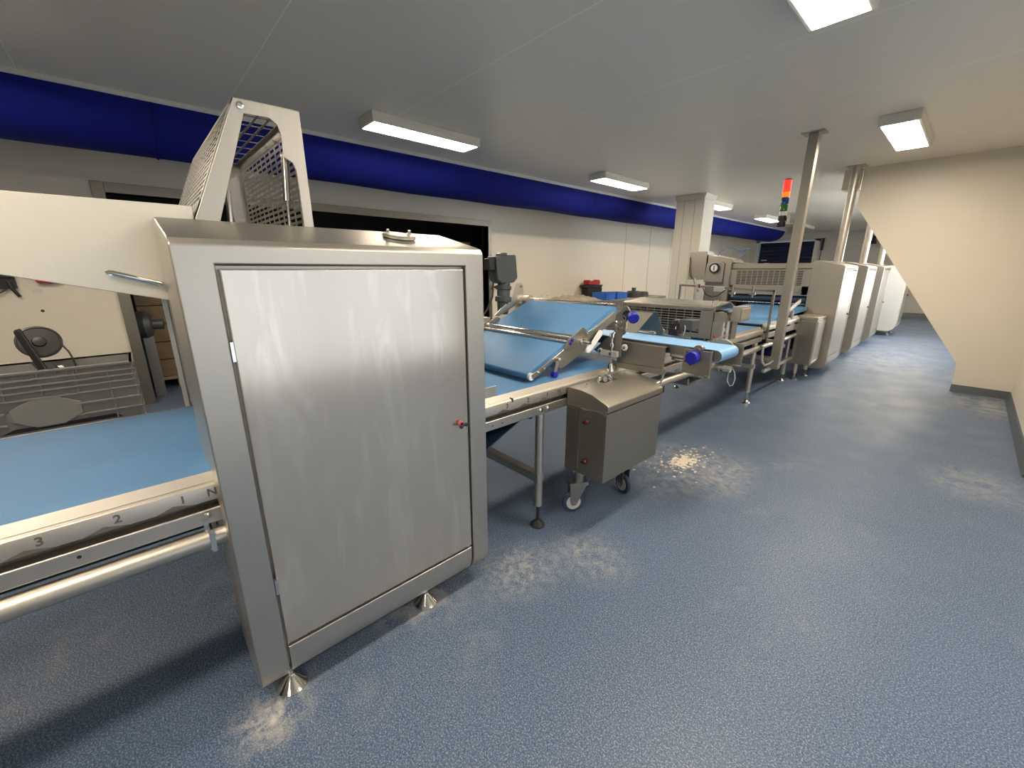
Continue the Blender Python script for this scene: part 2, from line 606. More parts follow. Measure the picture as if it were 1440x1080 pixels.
# blue roller door in the far wall
d1 = MB()
for k in range(20):
    z0 = 0.02 + k * 0.1262
    d1.prism([(19.03, z0), (19.015, z0 + .02), (19.015, z0 + .105), (19.03, z0 + .1262), (19.06, z0 + .1262), (19.06, z0)], 'x', -6.03, -4.22)
d1 = struct(d1.build('door_1', NAVY, smooth=0), 'navy roller door in the far wall')
MB().box(-6.19, -6.05, 18.97, 19.06, 0, 2.66).box(-4.22, -4.06, 18.97, 19.06, 0, 2.66).box(-6.19, -4.06, 18.97, 19.06, 2.55, 2.66).build('door_frame', RAILM, d1)
MB().box(-5.92, -5.72, 18.99, 19.015, 1.86, 1.9).build('name_plate', RAILM, d1)
MB().box(-4.0, -3.93, 18.9, 19.0, 2.2, 2.62).tube([(-3.97, 18.95, 2.25), (-3.98, 18.96, 1.2), (-3.99, 18.97, .9)], .012).build('door_operator', BLACKPL, d1)

# clad column
b = MB().box(-4.05, -3.53, 7.9, 8.35, 0, 2.74)
b.prism([(-4.05, 2.74), (-3.53, 2.74), (-3.49, ZC), (-4.09, ZC)], 'y', 7.88, 8.37)
colm = struct(b.build('column', COLM, bevel=.006), 'white clad column standing by the left wall')
MB().box(-3.90, -3.895, 7.896, 7.9, 0.02, 2.73).box(-3.70, -3.695, 7.896, 7.9, 0.02, 2.73).build('column_seam', SEAM, colm, smooth=0)

# ------------------------------------------------------------------ fabric duct
t = thing('fabric_duct', (-5.08, 6, 2.45), 'navy blue half-round fabric air duct hung along the ceiling on the left', 'duct')
DCX, DR = -5.08, 0.372
ring = [(DCX + DR * cos(radians(a)), ZC - .025 - (DR - .02) * sin(radians(a))) for a in range(0, 181, 10)]
b = MB()
prev = None
NY = 96
for i in range(NY + 1):
    y = -5.9 + 23.0 * i / NY
    k = 1 + 0.010 * sin(i * 0.9) + 0.008 * sin(i * 0.37)
    if i > NY - 3:
        k = (0.99, 0.965, 0.90)[i - NY + 2]
    pts = [b.bm.verts.new((DCX + (x - DCX) * (1 if j in (0, 18) else (1 + k) / 2), y, ZC - .025 + (z - ZC + .025) * k)) for j, (x, z) in enumerate(ring)]
    if prev:
        for j in range(len(pts) - 1):
            b.bm.faces.new((prev[j], prev[j + 1], pts[j + 1], pts[j]))
    prev = pts
b.bm.faces.new(prev)
b.build('duct_sleeve', DUCT, t, smooth=50)
for y in (-2.2, 0.4, 2.72, 6.3, 9.6, 12.2, 14.8):
    b = MB()
    pr_ = None
    for x, z in ring:
        u = Vector((x - DCX, 0, z - ZC + .025)).normalized() * .005
        p = Vector((x, y, z)) + u
        row = [b.bm.verts.new(p - u * 2), b.bm.verts.new(p), b.bm.verts.new(p + Vector((0, .012, 0))), b.bm.verts.new(p + Vector((0, .012, 0)) - u * 2)]
        if pr_:
            for a in range(3):
                b.bm.faces.new((pr_[a], pr_[a + 1], row[a + 1], row[a]))
        pr_ = row
    b.build('duct_seam', DUCT, t, smooth=0)
MB().box(-4.725, -4.70, -5.95, 17.2, 2.792, ZC).build('duct_rail', RAILM, t, bevel=.003)

# ------------------------------------------------------------------ ceiling lights
def ceiling_light(x, y, label, lit=True):
    t = thing('ceiling_light', (x, y, ZC), label, 'ceiling light', 'batten lights on the ceiling')
    MB().box(x - .145, x + .145, y - .59, y + .59, ZC - .085, ZC).build('housing', LAMPB, t, bevel=.006)
    MB().box(x - .122, x + .122, y - .562, y + .562, ZC - .0865, ZC - .08).build('diffuser', LAMP if lit else OFFLAMP, t, smooth=0)
    return t


ceiling_light(-3.913, 2.405, 'lit batten light over the inclined conveyor, beside the blue duct')
ceiling_light(-3.90, 5.785, 'lit batten light just in front of the white column')
ceiling_light(-3.88, 9.15, 'lit batten light half hidden behind the white column')
ceiling_light(-3.90, 12.53, 'lit batten light behind the red-topped signal tower')
ceiling_light(-3.86, 15.8, 'unlit batten light near the far wall', False)
ceiling_light(-0.73, 2.405, 'brightest nearest batten light cut by the top edge of the photo')
ceiling_light(-0.715, 5.84, 'lit batten light by the sloping wall on the right')
ceiling_light(-3.9, -1.0, 'batten light behind the camera near the duct')
ceiling_light(-0.73, -1.0, 'batten light right behind the camera')
ceiling_light(-0.73, 9.2, 'batten light beyond the sloping wall, near the third tall cabinet')
ceiling_light(-0.73, 12.6, 'added unseen batten light beyond the sloping wall, over the end cabinet')  # added lamp, out of view, brightens the far end
ceiling_light(-0.73, 16.0, 'added unseen batten light beyond the sloping wall, close to the far wall')  # second added lamp for the far end, also out of view
ceiling_light(1.1, 1.9, 'added unseen batten light over the wide bay on the right')  # added lamp, out of view, placed to brighten the side wall
ceiling_light(1.1, -2.4, 'added unseen batten light over the wide bay, rear')  # added companion lamp in the bay, out of view

# ================================================================== MACHINES
def foot(parent, x, y, ztop, disc=0.05, tube=None, rod=0.011, name='foot'):
    """levelling foot: bell-shaped disc, threaded rod, optional leg tube (r, z_bottom, z_top)"""
    b = MB()
    b.lathe((x, y, 0), (0, 0, 1), [(disc, 0), (disc, .007), (disc * .75, .02), (disc * .42, .042), (rod * 1.3, .05), (rod, .055), (rod, ztop)], 24)
    return b.build(name, CHROME, parent)


def cab_profile(f, zb, zf, zr, back, ridge, R=0.11):
    """side profile (x, z) of a stand cabinet: rounded toe, sloping roof"""
    return [(f, zf - .02)] + [(f, zb + R)] + arc(f - R, zb + R, R, 0, -90, 8)[1:] + [(back, zb), (back, zr), (ridge, zr), (f - .035, zf + .004), (f - .012, zf - .004)]


def front_cabinet(parent, f, y0, y1, zb, zf, strip, door_mat, knob_y, knob_z, hinge=True, slot=False, body=None):
    """stainless side housing with a tall door; f: front x"""
    back, ridge, zr = f - .375, f - .31, zf + .068
    rec = .028
    pr = cab_profile(f, zb, zf, zr, back, ridge)
    R = .11
    zt = zf - .068
    P = [(f, zt), (f, zb + R)] + arc(f - R, zb + R, R, 0, -90, 8)[1:]
    k = len(P) - 1
    Q = [(f - rec, zt), (f - rec, zb + R)] + arc(f - R, zb + R, R - rec, 0, -90, 8)[1:]
    P += [(back, zb), (back, zr), (ridge, zr), (f - .035, zf + .004), (f - .012, zf - .004), (f, zf - .02)]
    b = MB()
    st = (y0, y0 + strip, y1 - strip, y1)
    rings = [[b.bm.verts.new((x, y, z)) for x, z in P] for y in st]
    qs = {1: [b.bm.verts.new((x, st[1], z)) for x, z in Q], 2: [b.bm.verts.new((x, st[2], z)) for x, z in Q]}
    n = len(P)
    F = b.bm.faces.new
    for a in (0, 1, 2):
        for i in range(n):
            if a == 1 and i < k:
                continue
            h = (i + 1) % n
            F((rings[a][i], rings[a][h], rings[a + 1][h], rings[a + 1][i]))
    for i in range(k):
        F((qs[1][i], qs[1][i + 1], qs[2][i + 1], qs[2][i]))
        for a in (1, 2):
            F((rings[a][i], rings[a][i + 1], qs[a][i + 1], qs[a][i]))
    F((rings[1][0], rings[2][0], qs[2][0], qs[1][0]))
    F((rings[1][k], rings[2][k], qs[2][k], qs[1][k]))
    F(rings[0])
    F(list(reversed(rings[3])))
    h = b.build('housing', body or STEEL, parent, bevel=.005, segs=3)
    dz0, dz1 = zb + .178, zt - .012
    d = MB().box(f - .024, f - .003, y0 + strip + .008, y1 - strip - .009, dz0, dz1).build('door', door_mat, parent, bevel=.004, segs=3)
    # toe panel under the door
    tp = [(f - .003, dz0 - .012)] + [(f - .003, zb + R)] + arc(f - R, zb + R, R - .003, 0, -88, 8)[1:] + [(f - R - .01, zb + .02), (f - .03, zb + R), (f - .03, dz0 - .012)]
    MB().prism(tp, 'y', y0 + strip + .008, y1 - strip - .009).build('toe_panel', STEEL, parent, bevel=.003)
    MB().lathe((f - .003, knob_y, knob_z), (1, 0, 0), [(.011, 0), (.011, .008), (.007, .011), (.007, .022)], 16).build('door_knob', BLACKPL, d)
    kb = MB().obox((f + .016, knob_y - .012, knob_z - .012), (.010, 0, 0), (0, .030, .006), (0, 0, .010))
    for q in (-.008, .016):
        kb.lathe((f + .015, knob_y + q, knob_z - .007 + q * .2), (1, 0, 0), [(.005, 0), (.0085, .003), (.0085, .010), (.005, .014)], 12)
    kb.build('knob_wing', BLACKPL, d, bevel=.002)
    MB().lathe((f + .002, knob_y - .004, knob_z + .003), (1, 0, 0), [(.0105, 0), (.0125, .003), (.0125, .009), (.008, .012)], 16).build('knob_collar', PINKPL if hinge else BLACKPL, d)
    if hinge:
        for hz in (knob_z - .385, knob_z + .405):
            MB().box(f - .012, f - .0005, y0 + strip + .001, y0 + strip + .009, hz - .028, hz + .028).build('hinge', CHROME, d)
    if slot:
        MB().box(f - .004, f + .0015, y0 + strip + .03, y1 - strip - .03, zf - .056, zf - .038).build('vent_slot', BLACKPL, parent)
    return h


# ------------------------------------------------------------------ portioning machine (nearest cabinet)
PM = thing('portioning_machine', (-1.7, 0.58, 0), 'nearest stainless machine with tall scuffed door and mesh guard tower on top', 'machine')
front_cabinet(PM, -1.35, 0.09, 1.076, 0.072, 1.583, 0.088, DOOR, 0.935, 0.875)
for x, y in ((-1.425, 0.187), (-1.432, 0.765), (-2.72, 0.25), (-2.72, 0.85)):
    foot(PM, x, y, .1 if x > -2 else .16, .052)
# rear housing beyond the belt
b = MB()
b.prism([(-2.44, .16), (-2.44, 1.55), (-2.5, 1.63), (-2.83, 1.63), (-2.83, .16)], 'y', 0.118, 1.07)
b.build('rear_housing', STEEL, PM, bevel=.008)
MB().box(-2.452, -2.428, 0.100, 0.117, .18, 1.55).build('rear_edge_strip', RAILM, PM)
# cross beams low between the housings
for y, z in ((.3, .2), (.8, 1.44)):
    MB().box(-2.44, -1.72, y, y + .12, z, z + .12).build('cross_beam', DARKSTEEL, PM)
# bolted cover plate on the roof
cp = Vector((-1.515, 0.80, 1.6255))
sl = Vector((-.275, 0, .064)).normalized()
nn = Vector((.064, 0, .275)).normalized()
cvr = MB().lathe(cp - nn * .004, nn, [(.062, 0), (.062, .008), (.058, .011)], 28).build('roof_cover_plate', PLATE, PM)
for yy in (-.047, .042):
    MB().lathe(cp + nn * .005 + Vector((0, yy, 0)), nn, [(.010, 0), (.010, .008), (.006, .010), (.006, .018)], 6).build('cover_bolt', CHROME, cvr)
MB().box(-1.60, -1.52, 1.076, 1.112, 1.475, 1.53).build('side_bracket', LIGHTGREY, PM, bevel=.004)
# guard tower
near = [(0.195, 1.65), (0.36, 2.038), (0.559, 2.041), (0.562, 1.65), (0.528, 1.65), (0.526, 1.8), (0.524, 1.848), (0.515, 1.871), (0.488, 1.885),
        (0.489, 1.955), (0.480, 1.985), (0.458, 2.0), (0.384, 1.997), (0.264, 1.65)]
far = [(0.195, 1.63), (0.36, 2.038), (0.559, 2.041), (0.562, 1.63), (0.50, 1.63), (0.485, 1.98), (0.40, 1.99), (0.262, 1.63)]
XN, XF = -1.728, -2.79
cage = MB().prism(near, 'x', XN - .006, XN).build('guard_tower', PLATE, PM, bevel=.002)
MB().prism(far, 'x', XF, XF + .006).build('guard_end_frame', STEEL, cage, bevel=.002)
T = XF - XN + .012
A, B_, C_, D_ = Vector((XN - .006, .195, 1.65)), Vector((XN - .006, .36, 2.038)), Vector((XN - .006, .559, 2.041)), Vector((XN - .006, .562, 1.65))


def mesh_face(P, Q, nu, nv, nm, solid=.04, top=.03, bu=.012, bv=.009):
    v = Q - P
    L = v.length
    n = Vector((1, 0, 0)).cross(v).normalized()
    m = MB()
    X = Vector((T, 0, 0))
    m.grid(P + v * (solid / L) + Vector((-.03, 0, 0)), X + Vector((.06, 0, 0)), v * (1 - (solid + top) / L), nu, nv, bu, bv, n * .0013)
    m.obox(P, X, v * (solid / L), n * .003).obox(Q - v * (top / L), X, v * (top / L), n * .003)
    m.obox(P, (-.034, 0, 0), v, n * .003).obox(P + X, (.034, 0, 0), v, n * .003)
    m.build(nm, DARKSTEEL, cage, smooth=0)


mesh_face(A, B_, 11, 15, 'perforated_side', .075, .02, .014, .008)
mesh_face(B_, C_, 8, 4, 'perforated_top', .012, .012)
mesh_face(D_, C_, 12, 15, 'perforated_side', .01, .035, .016, .011)
MB().lathe((XN, .375, 2.018), (1, 0, 0), [(.011, 0), (.011, .008), (.006, .009), (.005, .004)], 16).build('guard_screw', CHROME, cage)
for x, y in ((-1.762, .49), (-2.70, .46)):
    s = MB().cyl((x, y + .011, 1.9), (x, y - .001, 1.745), .0125).cyl((x, y, 1.75), (x, y - .008, 1.6), .005).build('gas_strut', CHROME, cage)
s = MB().cyl((-1.762, .307, 1.76), (-1.762, .298, 1.62), .009).build('gas_strut', CHROME, cage)
# sloping side plate of the infeed hood
pl = MB().prism([(-.75, 1.70), (.1985, 1.70), (.1985, 1.60), (.096, 1.405), (-.75, 1.612)], 'x', -1.757, -1.748)
pl = pl.build('side_plate', SIDEP, PM, bevel=.002)
MB().lathe((-1.736, -.042, 1.497), (0, .128, -.040), [(.004, 0), (.0075, .004), (.0085, .012), (.0085, .12), (.006, .132)], 14).box(-1.748, -1.73, -.035, -.028, 1.485, 1.50).box(-1.748, -1.73, .07, .077, 1.455, 1.468).build('pull_bar', CHROME, pl)
MB().box(-2.40, -1.757, -.70, .19, 1.692, 1.70).build('hood_top', PLATE, PM)

# ------------------------------------------------------------------ long belt conveyor through the machine
def conveyor_rail(b, x, s, y0, y1, zt=.851):
    """upper edge profile of the conveyor; s=+1 front side"""
    b.prism([(x, zt - .008), (x - s * .003, zt), (x - s * .012, zt + .006), (x - s * .018, zt + .006), (x - s * .036, zt + .032), (x - s * .039, zt + .032),
             (x - s * .039, zt - .050), (x, zt - .050)], 'y', y0, y1)


LC = thing('belt_conveyor', (-1.95, 1.4, 0), 'long blue belt conveyor with numbered rails running through the nearest machine', 'conveyor')
Y0, Y1 = -2.6, 5.2
MB().box(-2.372, -1.528, Y0, Y1, .872, .881).build('belt', BELT, LC, smooth=0)
MB().box(-2.36, -1.54, Y0 + .1, Y1, .80, .871).build('slider_bed', DARKSTEEL, LC, smooth=0)
for s, x in ((1, -1.485), (-1, -2.415)):
    b = MB()
    conveyor_rail(b, x, s, Y0, Y1)
    rl = b.build('upper_rail', STEEL, LC, bevel=.002)
    # scalloped lower lip: shallow notches beside each number, drawn as patches of recess shade
    if s > 0:
        for yc in (-.311, -.166, -.015, 1.30, 1.45, 1.60, 1.75):
            MB().prism([(yc - .050, .801), (yc - .004, .816), (yc + .050, .801)], 'x', x - .002, x + .001).build('rail_notch', RECESS_SHADE, rl, smooth=0)
        for ch, yy in (('3', -.287), ('2', -.140), ('1', .005), ('N', .078), ('3', 1.324), ('2', 1.475), ('1', 1.626), ('N', 1.725)):
            text('rail_number', ch, .034, Matrix.Translation((x + .0006, yy, .828)) @ FACE_X, INK, rl)
        MB().box(x - .03, x + .002, 1.359, 1.365, .842, .862).build('rail_clip', BLACKPL, rl)
    MB().box(x - s * .045, x, Y0, Y1, .722, .773).build('lower_rail', STEEL, LC, bevel=.005)
    MB().box(x - s * .05, x - s * .040, Y0, Y1, .773, .80).build('rail_web', RECESS_SHADE, LC, smooth=0)
MB().cyl((-1.478, Y0, .678), (-1.478, .10, .678), .030, n=28).build('side_tube', STEEL, LC)
MB().cyl((-1.50, 2.5, .645), (-1.50, 5.15, .645), .030, n=28).build('side_tube', STEEL, LC)
MB().box(-1.481, -1.475, .040, .052, .64, .745).lathe((-1.480, .055, .758), (1, 0, 0), [(.011, 0), (.011, .004), (.005, .007)], 14).box(-1.50, -1.444, .046, .06, .645, .712).build('tube_strap', CHROME, LC)
for y, z, r in ((-.230, .752, .005), (1.225, .746, .004), (1.29, .746, .004)):
    MB().lathe((-1.4855, y, z), (1, 0, 0), [(r, 0), (r, .0012)], 12).build('rail_hole', BLACKPL, LC)
# return belt: hangs low, then rises in a slant at the outfeed side of the cabinet
MB().obox((-2.35, Y0, .694), (.82, 0, 0), (0, 2.66, 0), (0, 0, .006)).prism([(1.10, .52), (1.56, .715), (1.56, .722), (1.10, .528)], 'x', -2.35, -1.56).build('return_belt', SHADEBELT, LC, smooth=0)
MB().cyl((-2.34, 1.56, .70), (-1.55, 1.56, .70), .02).build('return_roller', BLACKPL, LC)
for x, y in ((-1.502, 1.585), (-1.515, 5.09), (-2.385, 1.585), (-2.372, 5.09), (-1.502, -1.9), (-2.385, -1.9)):
    lg = MB().cyl((x, y, .14), (x, y, .722), .0255, n=28).build('leg', STEEL, LC)
    f = MB().lathe((x, y, 0), (0, 0, 1), [(.043, 0), (.043, .008), (.036, .018), (.02, .034), (.010, .038), (.010, .15)], 24)
    f.build('levelling_foot', RUBBER if y < 3 and y > 0 else CHROME, lg)
for y in (1.572, 1.632):
    MB().lathe((-1.485, y, .748), (1, 0, 0), [(.013, 0), (.013, .006), (.007, .009)], 16).build('rail_bolt', CHROME, LC)
for y, z in ((1.56, .30), (5.065, .42)):
    MB().box(-2.40, -1.485, y, y + .05, z, z + .05).build('leg_brace', STEEL, LC)
MB().box(-2.2, -1.55, 3.55, 3.85, .50, .515).box(-2.2, -1.55, 3.55, 3.58, .515, .56).build('drip_tray', DARKSTEEL, LC)
# sensor bracket standing on the rail just after the cabinet
b = MB().box(-1.545, -1.54, 1.115, 1.222, .885, 1.058).box(-1.535, -1.53, 1.11, 1.29, .862, .935).box(-1.545, -1.525, 1.115, 1.22, .9, .912)
sb = tag(b.build('edge_guide', PLATE, bevel=.002), 'small steel edge guide standing on the rail beside the nearest cabinet', 'bracket')
MB().box(-1.545, -1.525, 1.292, 1.335, .862, .884).build('guide_tip', BLUECAP, sb, bevel=.004)

# ------------------------------------------------------------------ inclined conveyor (folds the dough upward)
IC = thing('inclined_conveyor', (-2.0, 2.0, .9), 'tilted blue belt conveyor with polished rollers across its middle, behind the nearest cabinet', 'conveyor')
XA, XB = -1.60, -2.40        # near and far side
NOSE = Vector((0, 1.600, .916))
TOP = Vector((0, 2.395, 1.238))
dv = (TOP - NOSE)
LI = dv.length
e1 = dv.normalized()
e2 = Vector((0, -e1.z, e1.y))     # upward normal


def ip(a, h):
    p = NOSE + e1 * a + e2 * h
    return (p.y, p.z)


MID = .365
low = [ip(-.004, .022), ip(MID - .04, .030), ip(MID, .012), ip(MID + .02, -.012), ip(MID, -.03), ip(.02, -.024)] + [ip(.0 + .023 * cos(radians(a)), .023 * sin(radians(a))) for a in range(270, 90, -30)]
MB().prism(low, 'x', XB, XA).build('lower_belt', BELT, IC)
upp = [ip(MID + .055, .020), ip(LI - .02, .032), ip(LI + .012, .022), ip(LI + .022, 0), ip(LI + .0, -.02), ip(MID + .08, -.02), ip(MID + .04, 0)]
MB().prism(upp, 'x', XB, XA + .01).build('upper_belt', BELT, IC)
for a, h, r in ((MID + .035, .036, .017), (MID + .005, .022, .0135)):
    p = ip(a, h)
    MB().cyl((XB - .02, p[0], p[1]), (XA + .012, p[0], p[1]), r, n=24).build('cross_roller', CHROME, IC)
p = ip(LI + .02, .036)
MB().cyl((XB, p[0], p[1]), (XA, p[0], p[1]), .0045).build('scraper_rod', CHROME, IC)
p = NOSE
MB().cyl((XA, p.y, p.z), (XA + .016, p.y, p.z), .022, n=24).build('nose_roller_cap', WHITEPL, IC)


def iplate(pts, x0, x1, nm, m=SATIN, par=IC, bev=.0015):
    return MB().prism([ip(*q) for q in pts], 'x', x0, x1).build(nm, m, par, bevel=bev)


for x, nm in ((XA + .004, 'side_frame'), (XB - .012, 'side_frame')):
    iplate([(.188, .0), (.50, .0), (.51, -.012), (.84, -.012), (.84, -.062), (.52, -.062), (.50, -.09), (.47, -.098), (.275, -.098), (.235, -.088)], x, x + .008, nm)
iplate([(.188, .006), (.34, .010), (.34, -.002), (.188, -.004)], XA - .008, XA + .013, 'side_lip', CHROME)
iplate([(.52, .0), (LI - .02, .004), (LI - .02, -.012), (.52, -.012)], XA + .0, XA + .014, 'side_lip', CHROME)
iplate([(.300, .012), (.345, .048), (.505, .058), (.53, .03), (.525, -.02), (.40, -.03)], XA + .012, XA + .018, 'roller_plate')
iplate([(.300, .012), (.345, .048), (.505, .058), (.53, .03), (.525, -.02), (.40, -.03)], XB - .018, XB - .012, 'roller_plate')
for a, h in ((.365, .030), (.385, .044)):
    p = ip(a, h)
    MB().lathe((XA + .018, p[0] + .0, p[1] - .012), (1, 0, 0), [(.010, 0), (.010, .008), (.006, .010)], 12).build('roller_end', BLUEPL, IC)
# nose arm, its clamp and the small pivoting stop
iplate([(.0, .012), (.19, .012), (.19, -.004), (.11, -.004), (.10, -.018), (0, -.018)], XA + .012, XA + .018, 'nose_arm')
p = ip(.05, 0)
MB().lathe((XA + .016, p[0], p[1]), (1, 0, 0), [(.012, 0), (.012, .01), (.006, .012), (.006, .02)], 12).lathe((XA + .016, ip(.10, 0)[0], ip(.10, 0)[1]), (1, 0, 0), [(.010, 0), (.010, .012)], 12).build('arm_bolt', CHROME, IC)
st = MB().prism([(1.795, .975), (1.828, .99), (1.800, .905), (1.775, .905)], 'x', XA + .02, XA + .026)
st.lathe((XA + .012, 1.818, .985), (1, 0, 0), [(.013, 0), (.013, .022), (.007, .026)], 14)
st = st.build('stop_arm', STEEL, IC)
MB().lathe((XA + .008, 1.784, .900), (1, 0, 0), [(.017, 0), (.017, .03), (.008, .032)], 16).build('stop_tip', BLUEPL, st)
# clamp with white lever
MB().lathe((XA + .012, 2.03, 1.070), (1, 0, 0), [(.017, 0), (.017, .02), (.009, .024), (.009, .075), (.012, .08)], 14).lathe((XA + .012, 2.055, 1.088), (1, 0, 0), [(.012, 0), (.012, .03)], 12).build('clamp_spindle', CHROME, IC)
MB().prism([(2.065, .998), (2.095, .992), (2.225, 1.095), (2.222, 1.122), (2.195, 1.13), (2.12, 1.058), (2.07, 1.022)], 'x', XA + .03, XA + .042).build('clamp_lever', WHITEPL, IC, bevel=.003)
# far side: gusset that carries the drive, and the end bearing
MB().prism([(2.06, 1.165), (2.245, 1.29), (2.285, 1.385), (2.30, 1.40), (2.345, 1.40), (2.365, 1.385), (2.372, 1.27), (2.20, 1.19), (2.10, 1.15)], 'x', XB - .06, XB - .052).build('drive_gusset', STEEL, IC, bevel=.003)
MB().lathe((XB - .05, 2.335, 1.375), (1, 0, 0), [(.008, 0), (.008, .008)], 10).build('gusset_bolt', DARKSTEEL, IC)
MB().cyl((XB - .05, 2.385, 1.262), (XB + .01, 2.385, 1.262), .045, n=24).build('end_bearing', STEEL, IC)
# grey drive motor on the far side
mo = MB()
mo.prism([(2.075, 1.602), (2.285, 1.617), (2.306, 1.44), (2.265, 1.405), (2.135, 1.400), (2.095, 1.425)], 'x', -2.56, -2.45)
mo.prism([(2.14, 1.60), (2.215, 1.605), (2.215, 1.632), (2.145, 1.628)], 'x', -2.54, -2.47)
mo = mo.build('drive_motor', MOTORM, IC, bevel=.012)
MB().lathe((-2.5, 2.20, 1.41), (-.0, -.06, -1), [(.05, 0), (.05, .03), (.062, .032), (.062, .055), (.052, .06), (.052, .11), (.066, .115), (.066, .15), (.05, .155), (.042, .25)], 20).build('gear_housing', MOTORM, mo)
MB().box(-2.53, -2.46, 2.02, 2.075, 1.50, 1.585).build('cable_connector', BLACKPL, mo, bevel=.006)
MB().tube([(-2.5, 2.045, 1.5), (-2.5, 2.09, 1.42), (-2.5, 2.08, 1.30), (-2.5, 2.02, 1.20), (-2.5, 1.93, 1.12), (-2.5, 1.86, 1.02)], .007).build('motor_cable', RUBBER, mo)
MB().box(-2.52, -2.43, 1.86, 2.0, .89, 1.155).box(-2.52, -2.43, 2.5, 2.6, .89, 1.2).build('rear_stand', STEEL, IC, bevel=.004)

# ------------------------------------------------------------------ cross conveyor with blue hand knobs
CC = thing('cross_conveyor', (-1.4, 2.5, .9), 'narrow pale blue cross conveyor jutting out sideways over the rail', 'conveyor')
zt = 1.068
bp_ = [(-2.3, zt), (-.893, zt)] + arc(-.893, zt - .036, .036, 90, -90, 8)[1:] + [(-1.0, zt - .072), (-1.0, zt - .068)] + arc(-.893, zt - .036, .032, -90, 90, 8) + [(-2.3, zt - .004)]
MB().prism(bp_, 'y', 2.365, 2.61).build('belt', BELTL, CC)
MB().box(-2.3, -.95, 2.385, 2.60, zt - .06, zt - .006).cyl((-.893, 2.37, zt - .036), (-.893, 2.605, zt - .036), .031).build('belt_core', DARKSTEEL, CC)
# pivot bracket carrying the incline's upper end
br = [(-1.655, .978), (-1.500, 1.120), (-1.492, 1.15), (-1.498, 1.205), (-1.488, 1.232), (-1.432, 1.284), (-1.415, 1.286), (-1.395, 1.262), (-1.40, 1.222),
      (-1.415, 1.205), (-1.418, 1.15), (-1.440, 1.095), (-1.440, .962), (-1.535, .958), (-1.57, .953)]
MB().prism(br, 'y', 2.262, 2.272).build('pivot_bracket', SATIN, CC, bevel=.003)
MB().prism([(-1.515, .905), (-1.515, 1.05), (-1.18, 1.05), (-1.18, .912)], 'y', 2.338, 2.35).prism([(-1.56, .87), (-1.56, .905), (-1.175, .912), (-1.175, .878)], 'y', 2.325, 2.36).box(-1.515, -1.18, 2.35, 2.40, 1.043, 1.05).build('side_plate', SATIN, CC, bevel=.003)
for x, z in ((-1.594, .978), (-1.412, 1.027)):
    w = MB().lathe((x, 2.262, z), (0, -1, 0), [(.021, 0), (.021, .004), (.018, .006)], 20).build('bolt_washer', WHITEPL, CC)
    MB().lathe((x, 2.257, z), (0, -1, 0), [(.011, 0), (.011, .007), (.006, .008)], 6).build('bolt_head', CHROME, w)
# knob on top of the bracket
def knob(x, y, z, r, par, d=(0, -1, 0)):
    k = MB().lathe((x, y, z), d, [(.014, -.05), (.014, 0), (r * .72, .002), (r * .78, .02), (r, .026), (r, .052), (r * .86, .058)], 18)
    k.build('hand_knob', BLUEPL, par, bevel=.002)


knob(-1.375, 2.25, 1.232, .034, CC, (.75, -.6, -.25))
MB().lathe((-1.41, 2.262, 1.23), (0, -1, 0), [(.03, 0), (.03, .008)], 20).build('knob_seat', BLACKPL, CC)
MB().cyl((-1.425, 2.25, 1.226), (-1.385, 2.215, 1.222), .008).box(-1.388, -1.380, 2.205, 2.222, 1.15, 1.228).build('knob_lock', CHROME, CC)
for (x, z, r) in ((-1.478, 1.175, .015), (-1.450, 1.18, .012), (-1.470, 1.142, .02), (-1.435, 1.13, .027), (-1.492, 1.108, .009)):
    MB().lathe((x, 2.262, z), (0, -1, 0), [(r, 0), (r, .01), (r * .6, .012), (r * .6, .02)], 14).build('bracket_bolt', CHROME if r < .02 else DARKSTEEL, CC)
# jacking spindle resting on the conveyor rail
sp = MB().lathe((-1.497, 2.245, .860), (0, 0, 1), [(.026, 0), (.024, .02), (.017, .045), (.016, .05), (.006, .052), (.006, .105), (.017, .106), (.017, .125), (.009, .127), (.009, .16), (.017, .161), (.017, .185), (.008, .187), (.008, .225), (.02, .226), (.02, .25)], 16)
sp.build('jack_spindle', CHROME, CC)
MB().box(-1.57, -1.45, 2.235, 2.261, .958, .995).build('spindle_block', LIGHTGREY, CC, bevel=.003)
# end plates
MB().box(-1.068, -.912, 2.345, 2.355, .915, 1.058).box(-.915, -.903, 2.335, 2.36, .92, 1.06).box(-.932, -.903, 2.33, 2.36, .905, .92).build('end_plate', SATIN, CC, bevel=.003)
for k_, (x, z) in enumerate(((-1.045, 1.036), (-1.02, 1.034), (-1.05, .985), (-1.02, .97), (-1.01, 1.01))):
    MB().lathe((x, 2.345, z), (0, -1, 0), [(.007, -.002), (.007, .0015)], 10).build('plate_hole', BLACKPL, CC)
knob(-.992, 2.335, 1.02, .038, CC)
MB().lathe((-.985, 2.345, 1.057), (0, -1, 0), [(.03, -.03), (.03, .0), (.014, .002), (.014, .012)], 18).build('tension_cam', DARKSTEEL, CC)
MB().cyl((-1.17, 2.40, 1.0), (-1.065, 2.40, 1.0), .015, n=18).cyl((-1.17, 2.42, .972), (-1.065, 2.42, .972), .010).build('tie_rod', CHROME, CC)
MB().cyl((-1.172, 2.35, .905), (-1.20, 2.35, .80), .006).lathe((-1.20, 2.34, .81), (0, -1, 0), [(.012, 0), (.012, .014)], 12).build('support_strut', CHROME, CC)
hexp = [(-.965 + .085 * cos(radians(a)), 1.035 + .062 * sin(radians(a))) for a in range(0, 360, 24)]
MB().prism(hexp, 'y', 2.615, 2.63).build('roller_flange', SATIN, CC, bevel=.002)
MB().box(-1.0, -.845, 2.645, 2.655, .94, 1.078).box(-1.0, -.845, 2.615, 2.655, .94, .946).build('drive_plate', SATIN, CC, bevel=.002)
